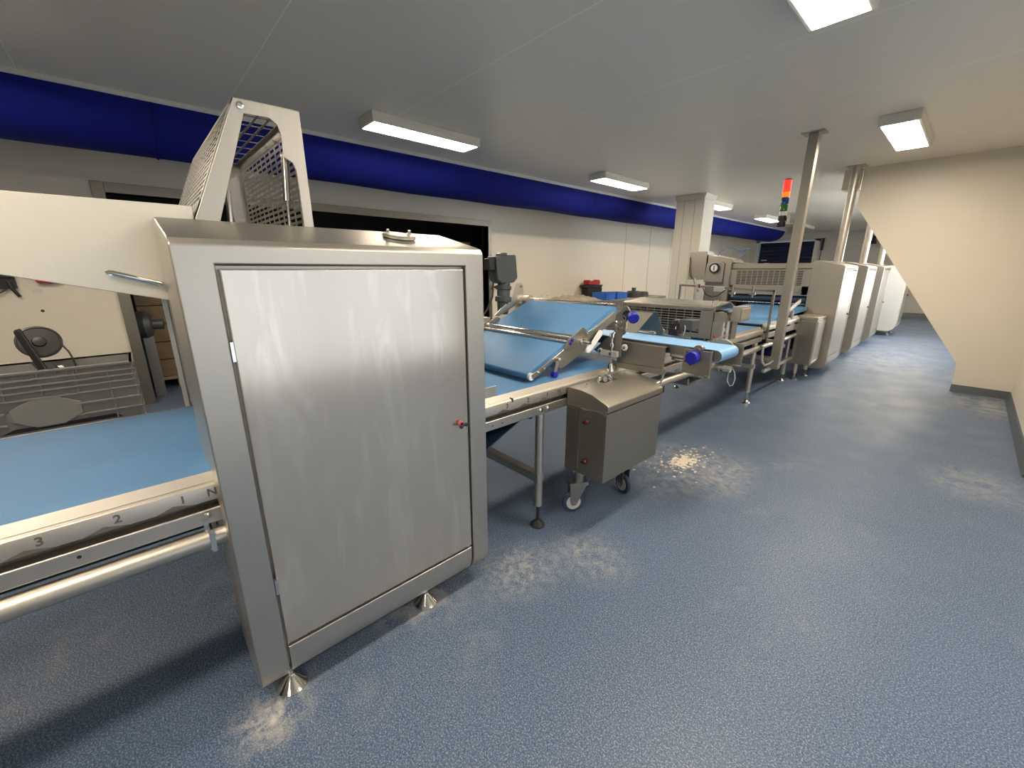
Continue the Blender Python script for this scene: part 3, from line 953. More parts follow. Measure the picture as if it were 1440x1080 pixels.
MB().box(-1.0, -.945, 2.655, 2.70, .90, .935).lathe((-.975, 2.62, .918), (1, 0, 0), [(.012, 0), (.012, .04), (.02, .042), (.02, .085)], 12).build('drive_sensor', LIGHTGREY, CC)
MB().tube([(-.89, 2.63, .93), (-.87, 2.63, .90), (-.862, 2.63, .86), (-.87, 2.63, .82), (-.885, 2.63, .812), (-.905, 2.63, .84), (-.905, 2.63, .89), (-.90, 2.64, .91)], .0035, 8).build('sensor_cable', TUBEG, CC)
# sloping chute plate above the belt
ch = MB().obox((-1.755, 2.70, 1.055), (.155, 0, 0), (.062, .11, .145), (0, .004, -.003))
ch.build('chute_plate', SATIN, CC, smooth=0)
MB().obox((-1.70, 2.93, 1.05), (.195, 0, 0), (.0, -.12, .155), (0, .003, .003)).build('chute_back', TROLLEY, CC, smooth=0)

# ------------------------------------------------------------------ control trolley on castors
CT = thing('control_trolley', (-1.34, 2.08, 0), 'grey steel control cabinet on castors in front of the rail', 'cabinet')
xb, xf, ya, yb = -1.483, -1.195, 1.795, 2.385
prf = [(xb, .325), (xf, .325), (xf, .745), (xf, .752), (xf, .785), (xf - .012, .793), (xb + .18, .832), (xb + .10, .842), (xb, .842)]
MB().prism([(xb, .325), (xf, .325), (xf, .742), (xb, .742)], 'y', ya, yb).build('body', TROLLEY, CT, bevel=.004)
MB().prism([(xb, .742), (xf - .006, .742), (xf - .006, .75), (xf + .004, .752), (xf + .004, .785), (xf - .008, .794), (xb + .18, .832), (xb + .10, .842), (xb, .842)], 'y', ya - .001, yb + .004).build('lid', SATIN, CT, bevel=.005)
dr = MB().box(xb + .105, xf + .001, ya - .006, ya, .33, .738).build('door', TROLLEY, CT, bevel=.002)
MB().box(xb + .100, xb + .106, ya - .009, ya, .33, .742).box(xb + .1, xf, ya - .009, ya, .738, .743).build('door_edge', CHROME, dr)
for z in (.672, .425):
    MB().lathe((xb + .165, ya - .006, z), (0, -1, 0), [(.010, 0), (.012, .008), (.012, .014), (.007, .018)], 14).build('latch_cap', DULLRED, dr)
    MB().box(xb + .135, xb + .168, ya - .022, ya - .006, z - .016, z - .004).lathe((xb + .16, ya - .006, z - .004), (0, -1, 0), [(.015, 0), (.015, .009)], 14).build('latch', BLACKPL, dr, bevel=.003)
cab_top = MB()
for x, y, z in ((-1.40, 1.87, .842), (-1.43, 1.92, .848), (-1.44, 2.33, .842)):
    cab_top.lathe((x, y, z - .012), (0, 0, 1), [(.010, 0), (.010, .015), (.006, .018), (.006, .03)], 12)
cab_top.build('lid_bolt', CHROME, CT)
MB().box(-1.445, -1.385, 2.02, 2.16, .834, .8425).build('cable_slot', BLACKPL, CT)
cg = MB()
for i, (x, y) in enumerate(((-1.43, 2.03), (-1.40, 2.05), (-1.42, 2.08), (-1.395, 2.10), (-1.425, 2.13))):
    cg.lathe((x, y, .836), (0, 0, 1), [(.012, 0), (.012, .014), (.016, .015), (.016, .028), (.009, .032), (.009, .042)], 12)
cg.build('cable_gland', CHROME, CT)
MB().box(-1.255, -1.2, yb + .0, yb + .035, .745, .785).build('rear_catch', BLACKPL, CT)


def castor(par, x, y, rz):
    M = Matrix.Translation((x, y, 0)) @ Matrix.Rotation(rz, 4, 'Z')
    def place(b):
        bmesh.ops.transform(b.bm, matrix=M, verts=b.bm.verts)
        return b
    w = MB().lathe((0.035, -.016, .072), (0, 1, 0), [(.050, 0), (.067, .003), (.072, .010), (.072, .022), (.067, .029), (.050, .032)], 32)
    place(w)
    w = w.build('castor_wheel', BLUETYRE, par)
    h = MB().lathe((0.035, -.019, .072), (0, 1, 0), [(.048, 0), (.048, .038)], 24)
    place(h).build('wheel_hub', LIGHTGREY, w)
    k = MB()
    for y in (-.030, .024):
        k.prism([(-.045, .19), (.065, .19), (.06, .085), (.048, .055), (.022, .055), (.0, .10)], 'y', y, y + .006)
    k.box(-.055, .07, -.036, .036, .19, .215).cyl((0, 0, .215), (0, 0, .30), .034).box(-.06, .06, -.05, .05, .30, .324).lathe((.035, -.036, .072), (0, 1, 0), [(.009, 0), (.009, .072)], 10)
    place(k).build('castor_fork', DARKSTEEL, par, bevel=.002)


BLUETYRE = mat('blue_grey_tyre', (0.035, 0.05, 0.10), 0.4)
castor(CT, -1.44, 1.89, radians(-120))
castor(CT, -1.40, 2.31, radians(-20))

# ------------------------------------------------------------------ covered cutting unit with the slotted hood
CU = thing('cutting_unit', (-1.95, 4.0, .88), 'low stainless hood with slotted front standing over the long belt behind the cross conveyor', 'machine')
x0, x1, y0, y1 = -2.42, -1.495, 3.78, 4.34
b = MB().prism([(y0, 1.165), (y0 + .012, 1.19), (y1 - .2, 1.215), (y1, 1.15), (y1, 1.14), (y1 - .2, 1.20), (y0 + .012, 1.175)], 'x', x0, x1)
b.box(x0, x1, y0, y0 + .004, 1.15, 1.18).box(x1 - .105, x1, y0, y0 + .004, .93, 1.16).box(x0, x0 + .05, y0, y0 + .004, .93, 1.16).box(x0, x1, y0, y0 + .004, .90, .935)
b.box(x0, x1 - .1, y1 - .01, y1, .9, 1.04)
b.box(x1 - .004, x1, y0, y0 + .05, .90, 1.18).box(x0, x0 + .004, y0, y1, .9, 1.15)
b.build('hood', SATIN, CU, bevel=.003)
MB().grid((x0 + .05, y0, .935), (x1 - x0 - .155, 0, 0), (0, 0, .22), 10, 9, .007, .009, (0, .003, 0)).build('slotted_front', SATIN, CU, smooth=0)
MB().box(x1 - .012, x1 - .004, y0 + .06, y1, .90, 1.13).build('side_wall', STEEL, CU, bevel=.002)
MB().box(x0 + .02, x1 - .05, 4.2, 4.3, .90, 1.12).cyl((x0 + .05, 4.02, 1.02), (x1 - .05, 4.02, 1.02), .07).cyl((x0 + .05, 3.9, .95), (x1 - .05, 3.9, .95), .03).build('cutter_rollers', CAVITY_SHADE, CU)
MB().tube([(x1 - .02, 3.80, 1.18), (x1 - .02, 3.80, 1.225), (x1 - .02, 3.825, 1.235), (x1 - .02, 3.90, 1.235), (x1 - .02, 3.92, 1.225), (x1 - .02, 3.92, 1.19)], .006).build('hood_handle', CHROME, CU)
vb = MB().box(-1.385, -1.315, 3.90, 4.14, 1.06, 1.19)
vb.build('junction_box', PLATE, CU, bevel=.002)
MB().box(-1.314, -1.306, 3.915, 4.125, 1.075, 1.175).build('box_lid', STEEL, CU, bevel=.003)
MB().box(-1.49, -1.40, 3.80, 3.95, 1.06, 1.14).box(-1.49, -1.42, 3.78, 3.83, .90, 1.06).box(-1.46, -1.385, 3.92, 4.05, 1.08, 1.12).build('valve_block', HOODP, CU, bevel=.002)
MB().cyl((-1.43, 3.86, .89), (-1.43, 3.86, 1.06), .017).cyl((-1.43, 3.95, .88), (-1.43, 3.95, 1.07), .026).lathe((-1.43, 3.86, .97), (0, 0, 1), [(.028, 0), (.028, .03)], 14).cyl((-1.42, 3.74, .925), (-1.42, 4.16, .925), .0095).build('lift_cylinder', STEEL, CU)
MB().lathe((-1.43, 3.88, 1.135), (.6, -.8, 0), [(.018, 0), (.022, .03), (.012, .05)], 12).build('black_fitting', BLACKPL, CU)
MB().box(-1.475, -1.40, 4.0, 4.12, .885, 1.05).build('valve_housing', DARKSTEEL, CU)
MB().tube([(-1.46, 3.77, .92), (-1.45, 3.73, .95), (-1.42, 3.74, .91), (-1.41, 3.79, .89)], .004).build('red_hose', REDPL, CU)
MB().box(-1.475, -1.44, 3.60, 3.78, .86, .90).box(-1.475, -1.47, 3.6, 3.62, .84, .93).build('mount_bracket', DARKSTEEL, CU)

# sensor on a cross rod in front of the hood
SR = thing('sensor_bar', (-1.6, 3.2, .95), 'black sensor on a crosswise rod in front of the slotted hood', 'sensor')
MB().cyl((-1.95, 3.2, .985), (-1.42, 3.2, .985), .010).cyl((-1.52, 3.2, .97), (-1.20, 3.2, .965), .006).cyl((-1.74, 3.2, .975), (-1.74, 3.2, 1.13), .007).box(-1.765, -1.72, 3.185, 3.215, .968, 1.0).box(-1.46, -1.44, 3.185, 3.215, .86, .99).cyl((-1.28, 3.2, .85), (-1.28, 3.2, .98), .005).build('cross_rod', STEEL, SR)
MB().lathe((-1.66, 3.17, 1.01), (0, -1, 0), [(.03, -.03), (.03, .01), (.012, .012), (.012, .02)], 14).build('clamp_wheel', DARKSTEEL, SR)
MB().box(-1.575, -1.505, 3.15, 3.24, 1.005, 1.095).prism([(-1.575, 1.0), (-1.49, 1.0), (-1.51, 1.05), (-1.575, 1.05)], 'y', 3.14, 3.17).lathe((-1.545, 3.19, 1.095), (0, 0, 1), [(.02, 0), (.02, .012), (.014, .02)], 12).build('sensor_body', BLACKPL, SR, bevel=.004)
MB().box(-1.505, -1.40, 3.17, 3.30, 1.045, 1.125).build('sensor_box', MOTORM, SR, bevel=.004)
MB().box(-1.522, -1.516, 3.148, 3.151, 1.03, 1.07).build('sensor_label', WHITEPL, SR)
MB().tube([(-1.55, 3.19, 1.115), (-1.52, 3.19, 1.122), (-1.47, 3.18, 1.105), (-1.452, 3.17, 1.07), (-1.455, 3.17, 1.03), (-1.47, 3.18, .995)], .0045).build('sensor_cable', TUBEG, SR)

# ------------------------------------------------------------------ sensor gantry
SG = thing('sensor_gantry', (-2.0, 5.3, .85), 'thin square-tube gantry spanning the belt with sensors on its top bar', 'frame')
for x, z in ((-1.484, 1.29), (-2.565, 1.325)):
    MB().box(x, x + .025, 5.29, 5.315, .74, z).build('gantry_post', DARKSTEEL, SG, bevel=.002)
MB().obox((-2.565, 5.29, 1.303), (1.106, 0, -.04), (0, .025, 0), (0, 0, .024)).build('gantry_bar', DARKSTEEL, SG, bevel=.002)
MB().box(-2.345, -2.285, 5.275, 5.325, 1.285, 1.335).build('sensor_head', LIGHTGREY, SG, bevel=.006)
MB().box(-2.31, -2.285, 5.268, 5.275, 1.29, 1.33).build('sensor_face', DULLRED, SG)
MB().box(-2.12, -2.0, 5.27, 5.33, 1.25, 1.31).build('terminal_box', LIGHTGREY, SG, bevel=.006)
MB().tube([(-2.38, 5.29, 1.40), (-2.36, 5.29, 1.33)], .012).tube([(-2.31, 5.28, 1.27), (-2.30, 5.28, 1.24)], .016).build('sensor_stud', DARKSTEEL, SG)
MB().tube([(-2.25, 5.27, 1.29), (-2.20, 5.26, 1.21), (-2.13, 5.26, 1.185), (-2.06, 5.26, 1.20), (-1.98, 5.27, 1.27)], .006).build('gantry_cable', RUBBER, SG)
for x in (-1.9, -1.68):
    MB().cyl((x, 5.27, 1.20), (x, 5.27, 1.33), .012).box(x - .03, x + .03, 5.255, 5.29, 1.225, 1.255).build('bar_clamp', DARKSTEEL, SG)

# ------------------------------------------------------------------ square post from the ceiling with the signal tower
SP = thing('support_post', (-1.36, 5.365, 0), 'square stainless post hanging from a ceiling plate in front of the tall cabinets', 'post')
MB().box(-1.405, -1.315, 5.32, 5.41, .40, ZC - .006).build('post_tube', HOODP, SP, bevel=.008)
MB().box(-1.462, -1.262, 5.272, 5.458, ZC - .008, ZC - .0005).build('ceiling_plate', STEEL, SP)
for z in (.70, .47):
    MB().box(-1.484, -1.405, 5.345, 5.385, z, z + .03).build('post_bracket', STEEL, SP, bevel=.002)
MB().tube([(-1.47, 5.23, .66), (-1.465, 5.23, .56), (-1.455, 5.235, .48), (-1.43, 5.25, .445), (-1.40, 5.28, .46), (-1.37, 5.33, .50)], .012).build('cable_loop', TUBEG, SP)

ST = thing('signal_tower', (-1.525, 5.36, 1.96), 'signal tower with red, orange, blue and green lenses on the square post', 'signal light')
SX, SY = -1.53, 5.36
for nm, z0, z1, m, lb in (('lens', 2.305, 2.418, SIG_RED, 'lit red lens'), ('lens', 2.252, 2.303, SIG_ORANGE, 'orange lens'), ('lens', 2.180, 2.25, SIG_BLUE, 'blue lens'),
                          ('lens', 2.112, 2.178, SIG_GREEN, 'green lens'), ('lens', 2.065, 2.11, SIG_CLEAR, 'clear lens')):
    o = MB().lathe((SX, SY, z0), (0, 0, 1), [(.033, 0), (.036, .004), (.036, z1 - z0 - .006), (.034, z1 - z0 - .002)], 24).build(nm, m, ST)
    o['label'] = lb
MB().lathe((SX, SY, 2.417), (0, 0, 1), [(.036, 0), (.036, .008), (.03, .013)], 24).build('cap', REDPL, ST)
MB().lathe((SX, SY, 1.955), (0, 0, 1), [(.036, 0), (.038, .004), (.038, .05), (.03, .052), (.03, .06), (.038, .062), (.038, .106), (.034, .111)], 24).cyl((SX + .03, SY, 2.03), (-1.475, SY, 2.03), .014).lathe((-1.487, SY, 2.03), (1, 0, 0), [(.012, 0), (.03, .012)], 16).build('base', BLACKPL, ST)
MB().box(-1.475, -1.468, 5.325, 5.395, 1.97, 2.095).box(-1.475, -1.405, 5.33, 5.335, 1.975, 1.99).box(-1.475, -1.405, 5.33, 5.335, 2.075, 2.09).box(-1.475, -1.405, 5.385, 5.39, 1.975, 1.99).box(-1.475, -1.405, 5.385, 5.39, 2.075, 2.09).build('wall_bracket', STEEL, ST)

# ------------------------------------------------------------------ infeed conveyor of the rolling line
IF = thing('infeed_conveyor', (-1.95, 6.2, 0), 'short blue belt conveyor leading from the gantry into the tall cabinet line', 'conveyor')
MB().box(-2.372, -1.528, 5.26, 6.66, .898, .907).build('belt', BELT, IF, smooth=0)
MB().prism([(5.75, .908), (5.79, .935), (7.18, .985), (7.18, .94), (5.79, .914)], 'x', -2.36, -1.54).build('upper_belt', BELT, IF, smooth=0)
for s, x in ((1, -1.485), (-1, -2.415)):
    b = MB()
    conveyor_rail(b, x, s, 5.26, 6.66, .878)
    b.build('upper_rail', STEEL, IF, bevel=.002)
    MB().box(x - s * .04, x, 5.26, 6.66, .735, .80).build('lower_rail', STEEL, IF, bevel=.004)
    MB().cyl((x - s * .03, 5.26, .64), (x - s * .03, 6.66, .64), .03).build('side_tube', STEEL, IF)
MB().box(-2.36, -1.54, 6.2, 6.66, .34, .62).build('return_belt', NAVY, IF)
MB().box(-2.40, -1.5, 5.8, 5.84, .40, .45).box(-2.40, -1.5, 6.2, 6.24, .52, .56).box(-1.52, -1.49, 5.5, 6.66, .30, .34).build('frame_brace', STEEL, IF, bevel=.003)
MB().obox((-1.53, 6.2, .98), (0, .46, .10), (0, -.01, .05), (.02, 0, 0)).obox((-1.50, 6.25, .80), (0, .40, -.10), (0, .03, .06), (.012, 0, 0)).box(-1.52, -1.49, 6.3, 6.33, .79, 1.0).build('ramp_strut', STEEL, IF, bevel=.003)


def leg_at(par, x, y, zt, r=.026):
    lg = MB().cyl((x, y, .10), (x, y, zt), r, n=22).build('leg', STEEL, par)
    MB().lathe((x, y, 0), (0, 0, 1), [(.05, 0), (.05, .007), (.04, .016), (.015, .03), (.010, .034), (.010, .12)], 22).build('levelling_foot', CHROME, lg)


leg_at(IF, -1.55, 6.55, .64)
leg_at(IF, -2.38, 6.55, .64)

# control box at the mouth of the rolling line
CB = thing('control_cabinet', (-1.4, 6.95, 0), 'low grey control cabinet on two legs in front of the first tall cabinet', 'cabinet')
MB().box(-1.52, -1.292, 6.70, 7.17, .235, .855).prism([(-1.525, .855), (-1.287, .855), (-1.287, .885), (-1.30, .893), (-1.525, .905)], 'y', 6.692, 7.178).build('body', HOODP, CB, bevel=.005)
MB().box(-1.475, -1.30, 6.692, 6.70, .25, .835).build('side_panel', DARKSTEEL, CB, bevel=.002)
dd = MB().box(-1.292, -1.284, 6.73, 7.14, .275, .83).build('door', STEEL, CB, bevel=.002)
MB().box(-1.284, -1.275, 6.73, 7.14, .275, .282).build('door_lip', CHROME, dd)
leg_at(CB, -1.455, 6.745, .24)
leg_at(CB, -1.41, 7.12, .24)

# ------------------------------------------------------------------ rolling stands (tall cabinets)
def rolling_stand(y0, w, label):
    t = thing('rolling_stand', (-1.7, y0 + w / 2, 0), label, 'machine', 'tall rolling stands along the line')
    front_cabinet(t, -1.2, y0, y0 + w, .115, 1.567, .075, STEEL, y0 + w - .13, .86, hinge=False, slot=True, body=HOODP)
    MB().prism([(-2.66, .16), (-2.66, 1.565), (-2.70, 1.625), (-3.05, 1.625), (-3.05, .16)], 'y', y0 + .0, y0 + w).build('rear_housing', DARKSTEEL, t, bevel=.006)
    # hood bridging the two housings, slotted on the infeed side
    b = MB().box(-2.655, -1.575, y0 + .02, y0 + w, 1.525, 1.60)
    b.box(-2.655, -1.575, y0 + .0, y0 + .006, 1.50, 1.515).box(-2.655, -2.575, y0, y0 + .006, 1.15, 1.50).box(-1.66, -1.575, y0, y0 + .006, 1.15, 1.50).box(-2.655, -1.575, y0, y0 + .006, 1.14, 1.275)
    b.build('hood', HOODP, t, bevel=.003)
    MB().grid((-2.575, y0, 1.275), (.915, 0, 0), (0, 0, .225), 12, 9, .012, .012, (0, .004, 0)).build('slotted_guard', HOODP, t, smooth=0)
    MB().box(-2.64, -1.59, y0 + .10, y0 + w - .1, 1.13, 1.52).build('inner_drum', CAVITY_SHADE, t)
    MB().cyl((-2.64, y0 + .08, 1.085), (-1.59, y0 + .08, 1.085), .05).build('feed_roller', SHADEBELT, t)
    MB().cyl((-2.64, y0 + .03, 1.02), (-1.59, y0 + .03, 1.02), .010).build('guide_rod', CHROME, t)
    MB().box(-2.64, -1.59, y0 + .35, y0 + .4, .3, 1.13).build('inner_wall', BLACKPL, t)
    MB().prism([(y0 + .0, .985), (y0 + w + .06, 1.0), (y0 + w + .06, .94), (y0, .94)], 'x', -2.36, -1.6).build('belt', BELT, t, smooth=0)
    MB().cyl((-1.72, y0 - .004, 1.19), (-1.64, y0 - .004, 1.19), .007).build('hood_handle', CHROME, t)
    return t


st1 = rolling_stand(7.2, .93, 'first tall stainless cabinet of the line with slotted hood, behind the square post')
bits = MB().box(-2.745, -2.662, 7.17, 7.199, .95, 1.632).build('hood_post', HOODP, st1, bevel=.003)
st2 = dup(st1, (0, 1.8, 0), 'second tall stainless cabinet of the line, with bright door')
st3 = dup(st1, (0, 3.62, 0), 'third tall stainless cabinet of the line, beside the sloping wall')
# drive gear only on the first stand
MB().box(-3.35, -3.07, 7.20, 7.46, 1.345, 1.80).box(-3.362, -3.35, 7.22, 7.44, 1.35, 1.79).build('drive_box', HOODP, st1, bevel=.003)
g = MB().prism([(-3.06, 1.31), (-2.76, 1.31), (-2.755, 1.60), (-2.80, 1.635), (-3.04, 1.60)], 'y', 7.16, 7.45).prism([(-3.06, 1.75), (-2.66, 1.67), (-2.62, 1.62), (-3.05, 1.62)], 'y', 7.22, 7.6)
g.build('gear_case', HOODP, st1, bevel=.004)
hw = MB()
for i in range(24):
    a0, a1 = 2 * pi * i / 24, 2 * pi * (i + 1) / 24
    hw.cyl((-2.90 + .068 * cos(a0), 7.13, 1.535 + .068 * sin(a0)), (-2.90 + .068 * cos(a1), 7.13, 1.535 + .068 * sin(a1)), .014, n=8)
hw = hw.build('hand_wheel', BLACKPL, st1)
MB().lathe((-2.90, 7.16, 1.535), (0, -1, 0), [(.056, 0), (.056, .03), (.05, .035)], 24).build('wheel_dial', WHITEPL, hw)
MB().box(-2.906, -2.894, 7.118, 7.124, 1.50, 1.57).build('dial_pointer', BLACKPL, hw)
MB().tube([(-3.34, 7.18, 1.72), (-3.33, 7.17, 1.50), (-3.30, 7.15, 1.42), (-3.26, 7.17, 1.36)], .006).build('drive_cable', RUBBER, st1)
MB().tube([(-2.95, 7.3, 1.70), (-2.90, 7.3, 1.79), (-2.82, 7.3, 1.85), (-2.72, 7.3, 1.845), (-2.60, 7.3, 1.80), (-2.53, 7.3, 1.79)], .008).tube([(-2.53, 7.3, 1.79), (-2.56, 7.3, 1.72), (-2.62, 7.3, 1.66)], .008).tube([(-2.55, 7.28, 1.81), (-2.46, 7.28, 1.83)], .012).build('air_hose', HOSEB, st1)
MB().box(-2.66, -2.575, 7.197, 7.1995, 1.19, 1.198).build('hood_label', RAILM, st1)

# transfer conveyors between the stands
TC = thing('transfer_conveyor', (-1.95, 8.56, 0), 'short stainless conveyor between the first and second tall cabinets, on disc feet', 'conveyor', 'transfer conveyors between the rolling stands')
MB().box(-2.4, -1.42, 8.14, 8.99, .86, .93).build('belt', BELT, TC, bevel=.004)
MB().box(-1.46, -1.40, 8.14, 8.99, .40, .86).build('side_panel', DARKSTEEL, TC)
for y in (8.25, 8.78):
    leg_at(TC, -1.43, y, .42)
tc2 = dup(TC, (0, 1.81, 0), 'short stainless conveyor between the second and third tall cabinets')

# end cabinet
EC = thing('end_cabinet', (-1.2, 13.6, 0), 'pale grey end cabinet half hidden by the sloping wall', 'cabinet')
MB().prism([(-1.02, 1.55), (-1.02, .26)] + arc(-1.16, .26, .14, 0, -90, 8)[1:] + [(-1.6, .12), (-1.6, 1.6), (-1.1, 1.6)], 'y', 13.0, 13.95).build('housing', LIGHTGREY, EC, bevel=.008)
dd = MB().box(-1.022, -1.008, 13.08, 13.87, .3, 1.5).build('door', PLATE, EC, bevel=.003)
MB().lathe((-1.01, 13.75, .93), (1, 0, 0), [(.02, 0), (.02, .03)], 12).build('door_knob', BLACKPL, dd)
for x, y in ((-1.15, 13.15), (-1.15, 13.8), (-1.5, 13.15)):
    foot(EC, x, y, .14)

# ------------------------------------------------------------------ round pipes from cabinets to the ceiling
def pipe(x, y, z0, label):
    t = thing('ceiling_pipe', (x, y, z0), label, 'pipe', 'round steel pipes from the tall cabinets to the ceiling')
    MB().cyl((x, y, z0), (x, y, ZC - .004), .049, n=32).build('pipe_tube', STEEL, t)
    MB().box(x - .1, x + .1, y - .09, y + .09, ZC - .008, ZC - .0005).build('ceiling_plate', STEEL, t)
    MB().lathe((x, y, z0), (0, 0, 1), [(.075, 0), (.075, .006), (.057, .008)], 24).build('pipe_flange', STEEL, t)


pipe(-1.335, 7.42, 1.605, 'round steel pipe rising from the first tall cabinet to a ceiling plate')
pipe(-1.335, 9.32, 1.605, 'round steel pipe rising from the second tall cabinet, crossed by the sloping wall edge')
pipe(-1.335, 11.25, 1.605, 'round steel pipe rising from the third tall cabinet, mostly hidden by the sloping wall')
CAMR = thing('wall_camera', (-2.53, 18.8, 2.4), 'small dark camera on the far wall beyond the ceiling pipes', 'camera')
MB().box(-2.62, -2.46, 18.7, 18.94, 2.36, 2.46).cyl((-2.54, 18.7, 2.41), (-2.54, 18.6, 2.40), .06).build('camera_body', BLACKPL, CAMR, bevel=.01)
MB().box(-2.58, -2.50, 18.86, 18.95, 2.42, 2.62).build('camera_arm', BLACKPL, CAMR)

# ================================================================== BY THE LEFT WALL
# worktable with odds and ends
TZ = .855
TB = thing('worktable', (-5.75, 7.8, 0), 'long steel worktable against the left wall, behind the inclined conveyor', 'table')
MB().box(-6.15, -5.40, 5.75, 10.4, TZ - .05, TZ).build('tabletop', WOODEN, TB, bevel=.004)
MB().box(-5.42, -5.38, 5.75, 10.4, TZ - .062, TZ + .006).build('table_edge', STEEL, TB, bevel=.003)
for x in (-6.1, -5.46):
    for y in (5.9, 7.85, 10.3):
        MB().box(x - .03, x + .03, y - .03, y + .03, 0, TZ - .05).build('leg', STEEL, TB)
MB().box(-6.1, -5.46, 5.85, 10.35, .17, .20).build('lower_shelf', DARKSTEEL, TB)
b = MB()
N = 24
rows = []
for i in range(N + 1):
    u = i / N
    row = []
    for j in range(13):
        v = j / 12
        h = (sin(pi * u) ** .7) * (sin(pi * v) ** .55) * (.07 + .075 * u) * (1 + .25 * sin(u * 23 + v * 9) + .2 * sin(v * 17 - u * 31))
        row.append(b.bm.verts.new((-5.43 - .5 * v - .02 * sin(u * 19), 5.85 + 1.85 * u + .03 * sin(v * 13), TZ + .008 + h)))
    rows.append(row)
for i in range(N):
    for j in range(12):
        b.bm.faces.new((rows[i][j], rows[i + 1][j], rows[i + 1][j + 1], rows[i][j + 1]))
b.poly([r[0].co for r in rows] + [r[12].co for r in reversed(rows)])
tag(b.build('plastic_bag', BAGM, org=(-5.7, 6.8, TZ), smooth=60), 'crumpled beige plastic bag spread along the worktable', 'bag')
tl = thing('power_tool', (-6.08, 7.9, TZ), 'red and black power tool box on the worktable against the wall', 'tool')
MB().box(-6.17, -5.99, 7.85, 8.42, TZ + .001, TZ + .24).prism([(7.88, TZ + .24), (8.40, TZ + .24), (8.45, TZ + .31), (7.78, TZ + .315), (7.77, TZ + .25)], 'x', -6.17, -5.99).build('tool_body', BLACKPL, tl, bevel=.015)
MB().box(-6.16, -6.0, 7.90, 8.34, TZ + .32, TZ + .40).build('tool_casing', REDPL, tl, bevel=.012)
for y in (7.90, 8.26):
    MB().box(-6.15, -6.02, y, y + .08, TZ + .40, TZ + .425).build('tool_catch', REDPL, tl, bevel=.006)


def crate(y, w, h, label):
    t = thing('plastic_crate', (-5.62, y, TZ), label, 'crate', 'small blue crates on the worktable')
    x0, x1, z = -5.82, -5.45, TZ + .001
    m = MB().box(x0, x1, y, y + w, z, z + .006).box(x0, x0 + .008, y, y + w, z, z + h).box(x1 - .008, x1, y, y + w, z, z + h).box(x0, x1, y, y + .008, z, z + h).box(x0, x1, y + w - .008, y + w, z, z + h)
    for k in range(5):
        m.box(x1, x1 + .008, y + .03 + k * (w - .066) / 4, y + .038 + k * (w - .066) / 4, z, z + h)
    m.build('crate_body', BLUECAP, t)
    z += h
    MB().box(x0 - .008, x1 + .012, y - .006, y + .006, z - .006, z + .008).box(x0 - .008, x1 + .012, y + w - .006, y + w + .006, z - .006, z + .008).box(x1 - .004, x1 + .012, y, y + w, z - .006, z + .008).box(x0 - .008, x0 + .004, y, y + w, z - .006, z + .008).build('crate_rim', BLUECAP, t)


crate(7.80, .40, .15, 'left one of the two small blue crates on the worktable')
crate(8.24, .44, .14, 'right one of the two small blue crates on the worktable')


def can(y, r, h, label, neck):
    t = thing('dark_pot', (-5.62, y, TZ), label, 'pot', 'dark grey pots on the worktable')
    MB().lathe((-5.62, y, TZ + .001), (0, 0, 1), [(r * .95, 0), (r, .01), (r, h * .8), (r * .8, h)], 24).build('pot_body', MOTORM, t)
    if neck:
        MB().lathe((-5.62, y, TZ + h), (0, 0, 1), [(.055, 0), (.05, .06), (.06, .062), (.06, .08)], 16).build('pot_neck', MOTORM, t)


can(9.22, .175, .15, 'dark grey pot with a neck on the end of the worktable', True)
can(9.60, .165, .125, 'low dark grey pot without neck at the very end of the worktable', False)

# grey pallet box
PB = thing('pallet_box', (-4.74, -.7, 0), 'large ribbed grey plastic pallet box by the left wall under the side plate', 'box')
bx0, bx1, by0, by1, zt_ = -4.985, -4.50, -1.32, -.088, .79
b = MB()
b.box(bx0, bx0 + .02, by0, by1, .14, zt_).box(bx1 - .03, bx1 - .012, by0 + .01, by1 - .01, .14, zt_ - .01).box(bx0, bx1 - .012, by1 - .02, by1, .14, zt_).box(bx0, bx1 - .012, by0, by0 + .02, .14, zt_).box(bx0, bx1 - .012, by0, by1, .12, .15)
b.build('box_shell', GREYPL, PB)
b = MB()
for z in (.775, .73, .685, .64, .585, .50, .415):
    a = .016 if z in (.775, .73, .685, .64) else .022
    if z in (.50, .415):
        b.box(bx1 - .016, bx1 + .012, by0, by0 + .50, z - .006, z + .006).box(bx1 - .016, bx1 + .012, by0 + .86, by1, z - .006, z + .006)
        b.box(bx1 - .016, bx1 + .012, by0 - .0, by0 + .2, z - .006, z + .006)
    else:
        b.box(bx1 - .016, bx1 + .010, by0, by1, z - .006, z + .006)
    b.box(bx0, bx1, by1, by1 + .010, z - .006, z + .006)
for y in (by0 + .01, -1.16, -.98, -.80, -.615, -.43, -.25, by1 - .012):
    b.box(bx1 - .016, bx1 + .004, y - .005, y + .005, .16 if not (-.85 < y < -.4) else .585, zt_)
for k in range(22):
    y = by0 + .03 + k * .055
    b.box(bx1 - .016, bx1 + .003, y - .003, y + .003, .73, .775)
b.box(bx0 - .006, bx1 + .014, by0 - .006, by0 + .016, zt_ - .01, zt_).box(bx1 - .02, bx1 + .014, by0, by1, zt_ - .01, zt_).box(bx0 - .006, bx0 + .02, by0, by1, zt_ - .01, zt_).box(bx0 - .006, bx1 + .014, by1 - .018, by1 + .006, zt_ - .01, zt_)
b.build('box_ribs', GREYPL, PB, smooth=0)
oc = [(-.615 + .185 * cos(radians(a)) * 1.05, .475 + .115 * sin(radians(a))) for a in (22, 68, 112, 158, 202, 248, 292, 338)]
MB().prism(oc, 'x', bx1 - .016, bx1 + .008).build('label_panel', GREYPL, PB, bevel=.003)
